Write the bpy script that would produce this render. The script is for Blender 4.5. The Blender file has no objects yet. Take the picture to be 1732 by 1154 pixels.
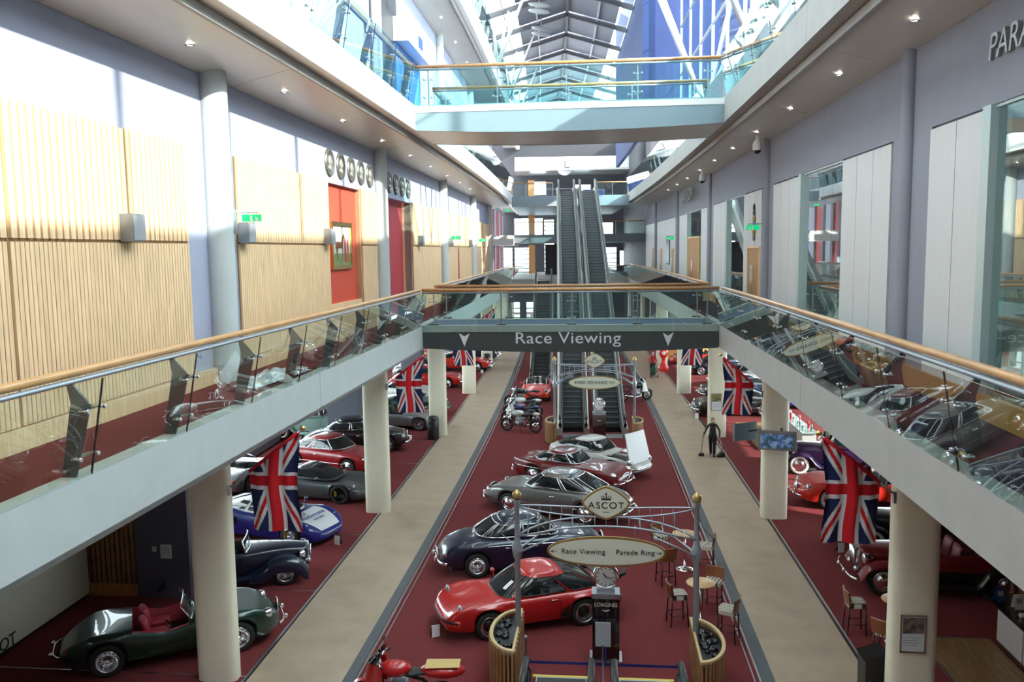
import bpy, bmesh, math, random
from math import sin, cos, pi, sqrt, atan2, radians
from mathutils import Vector, Matrix
random.seed(7)
sc = bpy.context.scene
COL = sc.collection
K = 0.00086; RR = 1/K; H = 9.2

def W(u, s, z=0.0):
    """corridor coordinates (across, along, up) -> world; the hall bends gently"""
    t = s*K
    return Vector((-RR*(1-cos(t))+u*cos(t), RR*sin(t)+u*sin(t), z))

# ---------------------------------------------------------------- camera
F = 1431.66; yaw = 0.11675; pit = -0.10755; rol = -0.0134
fw = Vector((-sin(yaw)*cos(pit), cos(yaw)*cos(pit), sin(pit)))
rt = Vector((cos(yaw), sin(yaw), 0)); up = rt.cross(fw)
r2 = rt*cos(rol)+up*sin(rol); u2 = -rt*sin(rol)+up*cos(rol)
cd = bpy.data.cameras.new('camera'); cam = bpy.data.objects.new('camera', cd); COL.objects.link(cam)
cam.matrix_world = Matrix(((r2.x, u2.x, -fw.x, 0), (r2.y, u2.y, -fw.y, 0), (r2.z, u2.z, -fw.z, H), (0, 0, 0, 1)))
cd.sensor_width = 36; cd.lens = F*36/1732; cd.clip_start = 0.05; cd.clip_end = 600
sc.camera = cam
# ---------------------------------------------------------------- sky, sun, exposure
wd = bpy.data.worlds.new('sky'); sc.world = wd; wd.use_nodes = True
bg = wd.node_tree.nodes['Background']; bg.inputs[0].default_value = (0.87, 0.93, 1.0, 1); bg.inputs[1].default_value = 4.0
sd = bpy.data.lights.new('sun', 'SUN'); sd.energy = 5.5; sd.angle = radians(0.8); sd.color = (1.0, 0.95, 0.87)
sun = bpy.data.objects.new('sun', sd); COL.objects.link(sun)
sun.rotation_euler = Vector((-1, 0.5, -0.55)).to_track_quat('-Z', 'Y').to_euler(); sun.location = (40, -20, 60)
sc.view_settings.view_transform = 'Standard'; sc.view_settings.look = 'None'; sc.view_settings.gamma = 1
sc.view_settings.exposure = 1.15; sc.view_settings.use_curve_mapping = False
sc.cycles.max_bounces = 8; sc.cycles.transparent_max_bounces = 24; sc.cycles.glossy_bounces = 3; sc.cycles.diffuse_bounces = 5
sc.cycles.sample_clamp_indirect = 6; sc.cycles.use_denoising = True; sc.cycles.caustics_reflective = False; sc.cycles.caustics_refractive = False

# ---------------------------------------------------------------- materials
MT = {}
def mat(n, c, rough=.6, metal=0, coat=0, noise=0, nscale=8, emit=0, spec=.5, stretch=None, bump=0, c2=None):
    if n in MT: return MT[n]
    m = bpy.data.materials.new(n); m.use_nodes = True; nt = m.node_tree; b = nt.nodes['Principled BSDF']
    c = tuple(c)+(1,)
    b.inputs['Base Color'].default_value = c; b.inputs['Roughness'].default_value = rough; b.inputs['Metallic'].default_value = metal
    b.inputs['Coat Weight'].default_value = coat; b.inputs['Coat Roughness'].default_value = .03; b.inputs['Specular IOR Level'].default_value = spec
    if emit: b.inputs['Emission Color'].default_value = c; b.inputs['Emission Strength'].default_value = emit
    if noise or bump:
        tc = nt.nodes.new('ShaderNodeTexCoord'); mp = nt.nodes.new('ShaderNodeMapping'); nz = nt.nodes.new('ShaderNodeTexNoise')
        nt.links.new(tc.outputs['Object'], mp.inputs[0]); nt.links.new(mp.outputs[0], nz.inputs['Vector'])
        if stretch: mp.inputs['Scale'].default_value = stretch
        nz.inputs['Scale'].default_value = nscale; nz.inputs['Detail'].default_value = 5
        if noise:
            mx = nt.nodes.new('ShaderNodeMix'); mx.data_type = 'RGBA'
            k = 1-noise
            mx.inputs[6].default_value = tuple(x*k for x in c[:3])+(1,) if not c2 else tuple(c2)+(1,)
            mx.inputs[7].default_value = tuple(min(1, x*(1+noise*.6)) for x in c[:3])+(1,) if not c2 else c
            rp = nt.nodes.new('ShaderNodeMapRange'); rp.inputs[1].default_value = .3; rp.inputs[2].default_value = .7
            nt.links.new(nz.outputs[0], rp.inputs[0]); nt.links.new(rp.outputs[0], mx.inputs[0]); nt.links.new(mx.outputs[2], b.inputs['Base Color'])
        if bump:
            bp = nt.nodes.new('ShaderNodeBump'); bp.inputs['Strength'].default_value = bump; bp.inputs['Distance'].default_value = .01
            nt.links.new(nz.outputs[0], bp.inputs['Height']); nt.links.new(bp.outputs[0], b.inputs['Normal'])
    MT[n] = m; return m
def glassmat(n, tint, k=1.0):
    if n in MT: return MT[n]
    m = bpy.data.materials.new(n); m.use_nodes = True; nt = m.node_tree; nt.nodes.clear()
    o = nt.nodes.new('ShaderNodeOutputMaterial'); mx = nt.nodes.new('ShaderNodeMixShader'); t = nt.nodes.new('ShaderNodeBsdfTransparent')
    g = nt.nodes.new('ShaderNodeBsdfGlossy'); f = nt.nodes.new('ShaderNodeFresnel'); ml = nt.nodes.new('ShaderNodeMath')
    ml.operation = 'MULTIPLY'; ml.inputs[1].default_value = k; ml.use_clamp = True; f.inputs[0].default_value = 1.5
    t.inputs[0].default_value = tuple(tint)+(1,); g.inputs['Roughness'].default_value = .01; g.inputs[0].default_value = (.95, 1, .98, 1)
    ge = nt.nodes.new('ShaderNodeNewGeometry'); sb = nt.nodes.new('ShaderNodeMath'); sb.operation = 'SUBTRACT'; sb.inputs[0].default_value = 1.0
    m3 = nt.nodes.new('ShaderNodeMath'); m3.operation = 'MULTIPLY'; nt.links.new(ge.outputs['Backfacing'], sb.inputs[1]); nt.links.new(sb.outputs[0], m3.inputs[1])
    nt.links.new(f.outputs[0], m3.inputs[0]); nt.links.new(m3.outputs[0], ml.inputs[0]); nt.links.new(ml.outputs[0], mx.inputs[0]); nt.links.new(t.outputs[0], mx.inputs[1])
    nt.links.new(g.outputs[0], mx.inputs[2]); nt.links.new(mx.outputs[0], o.inputs[0]); MT[n] = m; return m
def stripemat(n, cols, freq, axis=0):
    """repeating bands across one object axis (printed fabric)"""
    m = bpy.data.materials.new(n); m.use_nodes = True; nt = m.node_tree; b = nt.nodes['Principled BSDF']; b.inputs['Roughness'].default_value = .8
    tc = nt.nodes.new('ShaderNodeTexCoord'); sp = nt.nodes.new('ShaderNodeSeparateXYZ'); m1 = nt.nodes.new('ShaderNodeMath'); m2 = nt.nodes.new('ShaderNodeMath')
    m1.operation = 'MULTIPLY'; m1.inputs[1].default_value = freq; m2.operation = 'FRACT'
    cr = nt.nodes.new('ShaderNodeValToRGB'); cr.color_ramp.interpolation = 'CONSTANT'
    el = cr.color_ramp.elements
    for i, (p, c) in enumerate(cols):
        e = el[i] if i < 2 else el.new(p)
        e.position = p; e.color = tuple(c)+(1,)
    nt.links.new(tc.outputs['Object'], sp.inputs[0]); nt.links.new(sp.outputs[axis], m1.inputs[0]); nt.links.new(m1.outputs[0], m2.inputs[0])
    nt.links.new(m2.outputs[0], cr.inputs[0]); nt.links.new(cr.outputs[0], b.inputs['Base Color']); MT[n] = m; return m

carpet = mat('red carpet', (.18, .036, .037), .95, noise=.25, nscale=60, bump=.3, spec=.1)
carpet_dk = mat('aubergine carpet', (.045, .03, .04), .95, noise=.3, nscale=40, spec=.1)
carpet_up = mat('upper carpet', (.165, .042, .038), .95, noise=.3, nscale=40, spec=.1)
beige = mat('beige vinyl', (.44, .335, .24), .4, noise=.13, nscale=1.2, spec=.3)
wetmat = mat('grey kerb mat', (.10, .105, .11), .7, noise=.2, nscale=30)
silver = mat('silver trim', (.62, .63, .64), .3, .9)
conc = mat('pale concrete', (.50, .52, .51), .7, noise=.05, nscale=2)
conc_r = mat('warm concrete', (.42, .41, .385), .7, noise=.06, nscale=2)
soffm = mat('soffit panel', (.56, .54, .50), .32, noise=.04, nscale=4, stretch=(1, .1, 1), spec=.5)
creamp = mat('cream column paint', (.86, .80, .62), .45, noise=.03, nscale=3)
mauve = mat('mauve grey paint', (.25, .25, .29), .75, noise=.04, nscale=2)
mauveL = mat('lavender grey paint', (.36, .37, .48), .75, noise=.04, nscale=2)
greyblue = mat('slate paint', (.11, .115, .15), .6, noise=.06, nscale=3)
panelw = mat('white wall panel', (.60, .585, .57), .5, noise=.025, nscale=3, stretch=(4, 4, .3))
oak = mat('pale oak', (.86, .58, .34), .55, noise=.18, nscale=3, stretch=(6, 6, .4))
oakD = mat('oak slat', (.60, .39, .19), .6, noise=.22, nscale=3, stretch=(6, 6, .4))
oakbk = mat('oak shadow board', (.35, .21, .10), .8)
rail_w = mat('oak handrail', (.58, .30, .11), .35, noise=.2, nscale=4, stretch=(2, .5, 2), coat=.3)
doorw = mat('oak door', (.45, .22, .07), .45, noise=.25, nscale=4, stretch=(6, 6, .5))
redw = mat('red paint', (.62, .07, .035), .6)
redw2 = mat('crimson paint', (.42, .03, .05), .6)
steel = mat('brushed steel', (.55, .56, .57), .28, 1)
alu = mat('grey painted metal', (.38, .41, .45), .4, .5)
dsteel = mat('dark green grey steel', (.10, .115, .115), .4, .5)
charc = mat('charcoal fascia', (.045, .052, .05), .45)
chrome = mat('chrome', (.85, .86, .88), .06, 1)
blackp = mat('black plastic', (.012, .012, .013), .4)
rubber = mat('rubber', (.018, .018, .018), .75)
handr = mat('escalator handrail rubber', (.02, .022, .022), .4)
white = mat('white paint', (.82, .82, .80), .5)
signc = mat('cream sign enamel', (.74, .74, .60), .5)
goldm = mat('gold edging', (.50, .36, .13), .35, .7)
gold = mat('polished gold', (.85, .60, .20), .2, 1)
glass = glassmat('balustrade glass', (.90, .965, .95), 2.0)
glassU = glassmat('gallery glass', (.74, .92, .93), 1.6)
glassV = glassmat('clear glazing', (.90, .96, .95), .9)
glassW = glassmat('window glass', (.72, .86, .84), 3.0)
bluew = mat('blue wall paint', (.008, .026, .115), .7, noise=.1, nscale=1)
green_e = mat('green exit sign', (.0, .42, .14), .4, emit=.5)
lampm = mat('downlight lamp', (1, .93, .8), .4, emit=7)
darkw = mat('dark walnut', (.05, .025, .018), .35, noise=.2, nscale=4, stretch=(5, 5, .6))
floorw = mat('brown plank floor', (.30, .18, .08), .4, noise=.35, nscale=3, stretch=(5, .5, 1))
fcream = mat('cream counter front', (.66, .62, .50), .5)
fgrey = mat('pale grey counter door', (.50, .47, .46), .5, noise=.04, nscale=3)
granite = mat('black granite', (.012, .012, .014), .12, noise=.5, nscale=80)
dglass = mat('tinted car glass', (.012, .016, .018), .03, 0, spec=.8)
lglass = mat('headlamp glass', (.38, .41, .44), .08, .6)
amber = mat('amber lens', (.75, .22, .02), .15); redl = mat('red lens', (.5, .01, .01), .15)
interB = mat('black upholstery', (.02, .02, .02), .6)

# ---------------------------------------------------------------- mesh builder
class MB:
    def __init__(s): s.v = []; s.f = []; s.sm = []; s.mi = []; s.cur = 0; s.smooth = False
    def add(s, vs, fs, sm=None):
        n = len(s.v); s.v += [Vector(p) for p in vs]
        for f in fs: s.f.append([i+n for i in f]); s.sm.append(s.smooth if sm is None else sm); s.mi.append(s.cur)
        return s
    def box(s, x0, x1, y0, y1, z0, z1, seg=1, ch=0):
        if seg > 1:
            for i in range(1): pass
            vs = []; fs = []
            for i in range(seg+1):
                y = y0+(y1-y0)*i/seg
                vs += [(x0, y, z0), (x1, y, z0), (x1, y, z1), (x0, y, z1)]
            for i in range(seg):
                a = i*4
                for k in range(4): fs.append([a+k, a+(k+1) % 4, a+4+(k+1) % 4, a+4+k][::-1])
            fs += [[0, 1, 2, 3], [seg*4+3, seg*4+2, seg*4+1, seg*4]]
            return s.add(vs, fs)
        vs = [(x0, y0, z0), (x1, y0, z0), (x1, y1, z0), (x0, y1, z0), (x0, y0, z1), (x1, y0, z1), (x1, y1, z1), (x0, y1, z1)]
        return s.add(vs, [[3, 2, 1, 0], [4, 5, 6, 7], [0, 1, 5, 4], [1, 2, 6, 5], [2, 3, 7, 6], [3, 0, 4, 7]])
    def prism(s, prof, y0, y1, seg=1, axis='y'):
        """extrude a closed (a,b) profile; axis y: profile is (x,z); axis x: (y,z); axis z: (x,y)"""
        n = len(prof); vs = []; fs = []
        for i in range(seg+1):
            t = y0+(y1-y0)*i/seg
            for a, b in prof: vs.append((a, t, b) if axis == 'y' else (t, a, b) if axis == 'x' else (a, b, t))
        for i in range(seg):
            for k in range(n): fs.append([i*n+k, i*n+(k+1) % n, (i+1)*n+(k+1) % n, (i+1)*n+k])
        fs += [list(range(n))[::-1], [seg*n+k for k in range(n)]]
        return s.add(vs, fs)
    def tube(s, pts, r, n=8, cap=True, sx=1.0):
        pts = [Vector(p) for p in pts]; vs = []; fs = []
        if not hasattr(r, '__len__'): r = [r]*len(pts)
        ref = None
        for i, p in enumerate(pts):
            d = (pts[min(i+1, len(pts)-1)]-pts[max(i-1, 0)])
            if d.length < 1e-9: d = Vector((0, 0, 1))
            d.normalize()
            if ref is None: ref = Vector((0, 0, 1)) if abs(d.z) < .9 else Vector((1, 0, 0))
            a = d.cross(ref)
            if a.length < 1e-6: a = d.orthogonal()
            a.normalize(); b = a.cross(d)
            for k in range(n):
                t = 2*pi*k/n; vs.append(p+a*(cos(t)*r[i]*sx)+b*(sin(t)*r[i]))
        for i in range(len(pts)-1):
            for k in range(n): fs.append([i*n+k, (i+1)*n+k, (i+1)*n+(k+1) % n, i*n+(k+1) % n])
        s.add(vs, fs, True)
        if cap: s.f += [[len(s.v)-len(vs)+k for k in range(n)], [len(s.v)-n+k for k in range(n)][::-1]]; s.sm += [False]*2; s.mi += [s.cur]*2
        return s
    def lathe(s, prof, c=(0, 0, 0), n=20, axis='z', sm=True):
        """prof: (r,h) list revolved about an axis through c"""
        vs = []; fs = []; c = Vector(c)
        for r, h in prof:
            for k in range(n):
                t = 2*pi*k/n; a, b = r*cos(t), r*sin(t)
                vs.append(c+Vector((a, b, h) if axis == 'z' else (a, h, b) if axis == 'y' else (h, a, b)))
        for i in range(len(prof)-1):
            for k in range(n): fs.append([i*n+k, i*n+(k+1) % n, (i+1)*n+(k+1) % n, (i+1)*n+k])
        return s.add(vs, fs, sm)
    def grid(s, fn, nu, nv, sm=True, cu=False, cv=False):
        vs = [fn(i/(nu if cu else nu), j/(nv)) for i in range(nu+(0 if cu else 1)) for j in range(nv+(0 if cv else 1))]
        a = nu+(0 if cu else 1); b = nv+(0 if cv else 1); fs = []
        for i in range(nu):
            for j in range(nv): fs.append([i*b+j, ((i+1) % a)*b+j, ((i+1) % a)*b+(j+1) % b, i*b+(j+1) % b])
        return s.add(vs, fs, sm)
    def ball(s, c, r, n=12, m=8):
        c = Vector(c); rr = r if hasattr(r, '__len__') else (r, r, r)
        return s.grid(lambda a, b: c+Vector((rr[0]*cos(2*pi*a)*sin(pi*b), rr[1]*sin(2*pi*a)*sin(pi*b), rr[2]*cos(pi*b))), n, m, True, cu=True)

def tag(o, label=None, cat=None, group=None, kind=None):
    if label: o['label'] = label
    if cat: o['category'] = cat
    if group: o['group'] = group
    if kind: o['kind'] = kind
    return o
def build(name, mb, m, parent=None, warp=True, world=False, org=None, label=None, cat=None, group=None, kind=None, fix=True):
    """warp: coordinates are corridor (u,s,z). otherwise local to parent (or world if world=True)."""
    co = [W(*p) if warp else p for p in mb.v]
    me = bpy.data.meshes.new(name)
    o = bpy.data.objects.new(name, me); COL.objects.link(o)
    if parent is not None:
        o.parent = parent
        if warp or world:
            inv = PM[parent.name].inverted(); co = [inv @ p for p in co]
        PM[o.name] = PM[parent.name].copy()
    elif warp or world:
        if org is None:
            xs = [p.x for p in co]; ys = [p.y for p in co]; org = Vector(((min(xs)+max(xs))/2, (min(ys)+max(ys))/2, min(p.z for p in co)))
        o.location = org; co = [p-org for p in co]; PM[o.name] = Matrix.Translation(org)
    else: PM[o.name] = Matrix()
    me.from_pydata([tuple(p) for p in co], [], mb.f)
    for i, x in enumerate(m if isinstance(m, (list, tuple)) else [m]): me.materials.append(x)
    me.polygons.foreach_set('use_smooth', mb.sm); me.polygons.foreach_set('material_index', mb.mi)
    if fix:
        b = bmesh.new(); b.from_mesh(me); bmesh.ops.recalc_face_normals(b, faces=b.faces); b.to_mesh(me); b.free()
    me.update()
    return tag(o, label, cat, group, kind)
PM = {}
def empty(name, u, s, z=0, rz=0, label=None, cat=None, group=None, kind=None):
    o = bpy.data.objects.new(name, None); COL.objects.link(o); o.empty_display_size = .2
    p = W(u, s, z); o.location = p; o.rotation_euler = (0, 0, rz+s*K)
    PM[o.name] = Matrix.Translation(p) @ Matrix.Rotation(rz+s*K, 4, 'Z')
    return tag(o, label, cat, group, kind)
def copy_tree(o, parent=None):
    c = o.copy(); COL.objects.link(c)
    if parent: c.parent = parent
    PM[c.name] = PM[o.name].copy()
    for ch in list(o.children): copy_tree(ch, c)
    return c
def place(o, u, s, z=0, rz=0):
    p = W(u, s, z); o.location = p; o.rotation_euler = (0, 0, rz+s*K)
    PM[o.name] = Matrix.Translation(p) @ Matrix.Rotation(rz+s*K, 4, 'Z'); return o
def text(name, body, size, parent, loc, rot, m, ext=.004, align='CENTER', sx=1, shear=0, sp=1, off=0):
    c = bpy.data.curves.new(name, 'FONT'); c.body = body; c.size = size; c.extrude = ext; c.align_x = align; c.align_y = 'CENTER'; c.shear = shear; c.space_character = sp; c.offset = off
    o = bpy.data.objects.new(name, c); COL.objects.link(o); o.parent = parent; o.location = loc; o.rotation_euler = rot; o.scale = (sx, 1, 1); c.materials.append(m)
    c.resolution_u = 6
    return o
UP = (pi/2, 0, 0)     # text standing up, read from the -y (camera) side
# ================================================================ SHELL
Z1 = 6.52; Z2 = 14.15; UL = -6.35; UR = 4.15; WLu = -8.1; WRu = 5.8
S0, S1 = -6, 76.5
def sbox(name, m, *a, seg=12, **k): return build(name, MB().box(*a, seg=seg), m, kind='structure', **k)
sbox('floor', carpet, -17.5, 17, -8, 125, -.3, 0, seg=30)
# beige walkways and their kerb strips
for nm, u0, u1 in (('walkway_left', -7.72, -5.62), ('walkway_right', 3.6, 5.6)):
    sbox(nm, beige, u0, u1, -6, 120, 0, .012, seg=30)
for nm, u0, u1, m in (('trim_1', -5.62, -5.38, wetmat), ('trim_2', -5.36, -5.31, silver), ('trim_3', -5.22, -5.19, silver), ('trim_4', 3.33, 3.6, wetmat),
                      ('trim_5', 3.27, 3.32, silver), ('trim_6', 3.16, 3.19, silver), ('trim_7', -7.80, -7.74, silver), ('trim_8', -7.74, -7.70, blackp),
                      ('trim_9', 5.6, 5.66, blackp), ('trim_10', 5.67, 5.72, silver)):
    sbox(nm, m, u0, u1, -6, 120, 0, .02, seg=30)
k = 10
for s in (16.9, 21.6, 26.2, 30.8, 35.5, 40):   # joints across the carpet of the left bay
    k += 1; sbox('trim_%d' % (k), silver, -15, -7.8, s, s+.03, 0, .006, seg=1)
# upper floors and their fascias: one slab each, fascia panels as pieces
def balcony(nm, side, zt, zb, ue, uw, s0, s1, joints, mf, deckm):
    o = sbox(nm, soffm, min(ue-.0*side, uw), max(ue, uw), s0, s1, zb+.16, zt-.01, seg=20) if 0 else None
    a = ue-side*.18
    base = sbox(nm, soffm, min(a, uw), max(a, uw), s0, s1, zb+.2, zt-.03, seg=24)
    build('carpet_strip', MB().box(min(ue-side*.25, uw), max(ue-side*.25, uw), s0, s1, zt-.03, zt, seg=24), deckm, base)
    # edge fascia in long cast lengths
    ed = [s0]+joints+[s1]
    for p, q in zip(ed[:-1], ed[1:]):
        pr = [(ue, zt), (ue, zb), (ue-side*.40, zb), (ue-side*.40, zb+.2), (ue-side*.27, zb+.25), (ue-side*.25, zt)]
        build('fascia_panel', MB().prism(pr, p+.012, q-.012, seg=6), mf, base)
    return base
cjL = [5.4, 18.3, 31.2, 44.1, 57, 70]
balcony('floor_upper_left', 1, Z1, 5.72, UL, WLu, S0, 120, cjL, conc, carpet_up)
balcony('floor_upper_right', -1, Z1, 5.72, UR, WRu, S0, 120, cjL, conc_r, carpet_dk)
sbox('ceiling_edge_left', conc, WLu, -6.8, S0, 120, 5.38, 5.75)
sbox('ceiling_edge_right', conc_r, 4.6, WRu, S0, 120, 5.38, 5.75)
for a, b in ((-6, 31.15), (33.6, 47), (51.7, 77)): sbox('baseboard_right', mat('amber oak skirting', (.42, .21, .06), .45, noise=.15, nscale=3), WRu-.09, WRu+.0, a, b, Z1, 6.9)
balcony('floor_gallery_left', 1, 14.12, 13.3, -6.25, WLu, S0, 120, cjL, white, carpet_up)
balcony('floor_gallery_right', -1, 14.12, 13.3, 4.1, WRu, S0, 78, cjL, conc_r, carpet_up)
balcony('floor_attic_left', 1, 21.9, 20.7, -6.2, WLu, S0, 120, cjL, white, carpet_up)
# ceiling of the ground bays (under the upper rooms)
sbox('ceiling_left', conc, -17.5, WLu, -6, 120, 5.75, 5.95)
sbox('ceiling_right', conc, WRu, 17, -6, 120, 5.75, 5.95)
# soffits of the gallery: recessed panels with edge bead, one per half bay
for nm, ue, uw, sg in (('ceiling_gallery_left', -6.25, WLu, 1), ('ceiling_gallery_right', 4.1, WRu, -1), ('ceiling_attic_left', -6.2, WLu, 1)):
    zc = 13.16 if 'attic' not in nm else 20.6; zw = zc-.34
    a, b = (ue-sg*.42), uw
    base = sbox(nm, blackp, min(a, b), max(a, b), S0, 78, zc+.125, zc+.2)
    s = -6
    e = [-6, 5.4, 11.8, 18.3, 24.7, 31.2, 37.6, 44.1, 50.5, 57, 63.4, 70, 77]
    for p, q in zip(e[:-1], e[1:]):
        build('soffit_panel', MB().prism([(a-sg*.06, zc), (a-sg*.06, zc+.12), (b+sg*.01, zw+.12), (b+sg*.01, zw)], p+.01, q-.01, seg=3), soffm, base)
        build('edge_bead', MB().box(min(a, a+sg*.09), max(a, a+sg*.09), p+.01, q-.01, zc-.05, zc+.12, seg=3), conc_r, base)
# downlights
ORD = ('first', 'second', 'third', 'fourth', 'fifth', 'sixth', 'seventh', 'eighth', 'ninth', 'tenth', 'eleventh', 'twelfth', 'thirteenth', 'fourteenth', 'fifteenth', 'sixteenth')
dl = empty('downlight', -7.0, 15.1, 12.95, label='small round recessed downlight in the gallery soffit', cat='light', group='downlights in the gallery soffits')
build('bezel', MB().lathe([(.09, 0), (.09, -.02), (.065, -.02), (.06, 0)], n=16), steel, dl, warp=False)
build('lamp', MB().lathe([(.058, -.004), (.0, -.004)], n=12), lampm, dl, warp=False)
first = True
for ci, (uu, lst) in enumerate(((-7.45, (15.1, 19.8, 24.5, 29.2, 33.9, 38.6, 43.3, 48, 53)), (5.2, (15.4, 19.9, 24.6, 29.4, 34, 38.6, 43.3, 48, 52.6, 57.3)), (-7.4, (32, 37, 42, 47, 52)))):
    zz = 12.955 if len(lst) > 5 else 20.4
    for si, s in enumerate(lst):
        q_ = dl if first else copy_tree(dl); first = False; place(q_, uu, s, zz)
        q_['label'] = 'small recessed downlight, %s from nearest in the %s soffit' % (ORD[si], ('left concourse', 'right concourse', 'topmost left')[ci])

# ---------------------------------------------------------------- walls of the ground floor
sbox('wall_end', mat('dark end cladding', (.03, .032, .038), .6), -17.5, 17, 120, 120.3, 0, 26, seg=1)
# back facade, left bay: glazing with mullions and sill rail
wl = sbox('wall_left_low', mauve, -15.75, -15.5, 21.5, 120, 0, .35)
sbox('trim_21', alu, -15.75, -15.5, 21.5, 120, 5.3, 5.75)
def glazing(nm, u, s0, s1, z0, z1, pitch, m, fr, fw=.08, rails=()):
    base = build(nm, MB().box(u-.05, u+.05, s0, s1, z1-.06, z1, seg=8), fr, kind='structure')
    n = max(1, round((s1-s0)/pitch)); p = (s1-s0)/n
    for i in range(n+1): build('mullion', MB().box(u-.07, u+.07, s0+i*p-fw/2, s0+i*p+fw/2, z0, z1), fr, base)
    for i in range(n): build('pane', MB().box(u-.012, u+.012, s0+i*p+fw/2, s0+(i+1)*p-fw/2, z0, z1), m, base)
    for z in rails: build('rail', MB().box(u-.06, u+.06, s0, s1, z-.04, z+.04, seg=8), fr, base)
    return base
glazing('window_1', -15.6, 21.5, 76, .35, 5.3, 2.2, glassV, alu, rails=(1.1, 3.2))
glazing('window_2', 15.2, 27, 76, .35, 5.3, 2.6, glassV, alu, rails=(1.1,))
sbox('wall_right_low', darkw, 15.1, 15.35, 27, 76, 0, .35)
sbox('wall_left_near', mauve, -20.5, -20.2, -6, 21.5, 0, 5.75, seg=2)
sbox('wall_left_return', mauve, -20.5, -15.5, 21.4, 21.6, 0, 5.75, seg=1)
sbox('wall_right_near', darkw, 11.2, 11.4, -6, 25, 0, 5.75, seg=3)
sbox('wall_right_return', darkw, 9.4, 15.2, 24.9, 25.1, 0, 5.75, seg=1)
sbox('wall_near', mauve, -20.5, 15, -7.2, -7, 0, 26, seg=1)
sbox('floor_outside', mat('pale paving', (.36, .36, .36), .8, noise=.15, nscale=1), -70, 70, -60, 160, -.42, -.32, seg=1)

# ---------------------------------------------------------------- columns
def colshape(w=.88, d=.46, n=28):
    p = []
    for i in range(n):
        t = 2*pi*i/n; c, s_ = cos(t), sin(t)
        p.append((w/2*math.copysign(abs(c)**.5, c), d/2*math.copysign(abs(s_)**.62, s_)))
    return p
def column(u, s, num=None):
    m = MB(); pr = colshape(); n = len(pr)
    vs = [(u+a, s+b, z) for z in (0, 5.75) for a, b in pr]
    m.add(vs, [[k, (k+1) % n, n+(k+1) % n, n+k] for k in range(n)], True)
    o = build('column', m, creamp, kind='structure')
    return o
for i in range(9):
    c = column(-7.85 if i else -8.36, 16.25+12.5*i if i else 16.85)
    if i == 2: text('column_number', '5', .38, c, W(-7.9, 41.005, 5.08)-c.location, (pi/2, 0, 41*K), blackp, ext=.003)
    column(5.86, 16.25+12.5*i if i else 16.3)
column(-7.85, 4.4); column(5.8, 3.6)
# L1 pilasters on the walls
def pil(u, s, z0, z1, m, r=.30):
    mb = MB(); n = 20
    vs = [(u+r*.8*cos(2*pi*k/n), s+r*sin(2*pi*k/n), z) for z in (z0, z1) for k in range(n)]
    mb.add(vs, [[k, (k+1) % n, n+(k+1) % n, n+k] for k in range(n)], True)
    return build('pillar', mb, m, kind='structure')
for s in (4.0, 17.12, 30.9, 45, 58.6, 72): pil(WLu+.1, s, Z1, 12.95, conc, .36); pil(WLu+.1, s, 14.12, 20.45, conc, .3)
for s in (4.0, 17.15, 30.25, 43.45, 56.7, 69.8): pil(WRu-.02, s, Z1, 12.95, mauve, .19)

# ---------------------------------------------------------------- left wall, upper concourse
def wallseg(nm, m, u0, u1, s0, s1, z0, z1, **k): return sbox(nm, m, u0, u1, s0, s1, z0, z1, seg=max(1, int((s1-s0)/5)), **k)
# main wall with two tall recesses (24.7-29.95 and 32.6-37)
rec = [(24.75, 28.4), (32.2, 36.9)]
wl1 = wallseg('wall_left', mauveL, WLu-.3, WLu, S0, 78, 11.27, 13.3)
prev = S0
for n_, (a, b) in enumerate(rec):
    wallseg('wall_left_%d' % (n_+1), mauveL, WLu-.3, WLu, prev, a, Z1, 11.27); prev = b
wallseg('wall_left_3', mauveL, WLu-.3, WLu, prev, 78, Z1, 11.27)
wallseg('wall_left_recess_1', redw, WLu-.4, WLu-.15, rec[0][0]-.5, rec[0][1]+.6, 7.55, 11.6)
wallseg('wall_left_recess_2', redw2, WLu-.7, WLu-.4, rec[1][0]-.5, rec[1][1]+.6, Z1, 11.6)
wallseg('wall_left_recess_3', oak, WLu-.3, WLu, rec[0][1], rec[0][1]+.04, Z1, 11.27)
wallseg('wall_left_recess_4', oak, WLu-.5, WLu, rec[1][1], rec[1][1]+.04, Z1, 11.27)
wallseg('wall_left_recess_5', oak, WLu-.8, WLu-.02, rec[0][0], rec[0][1], Z1, 7.6)
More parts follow.
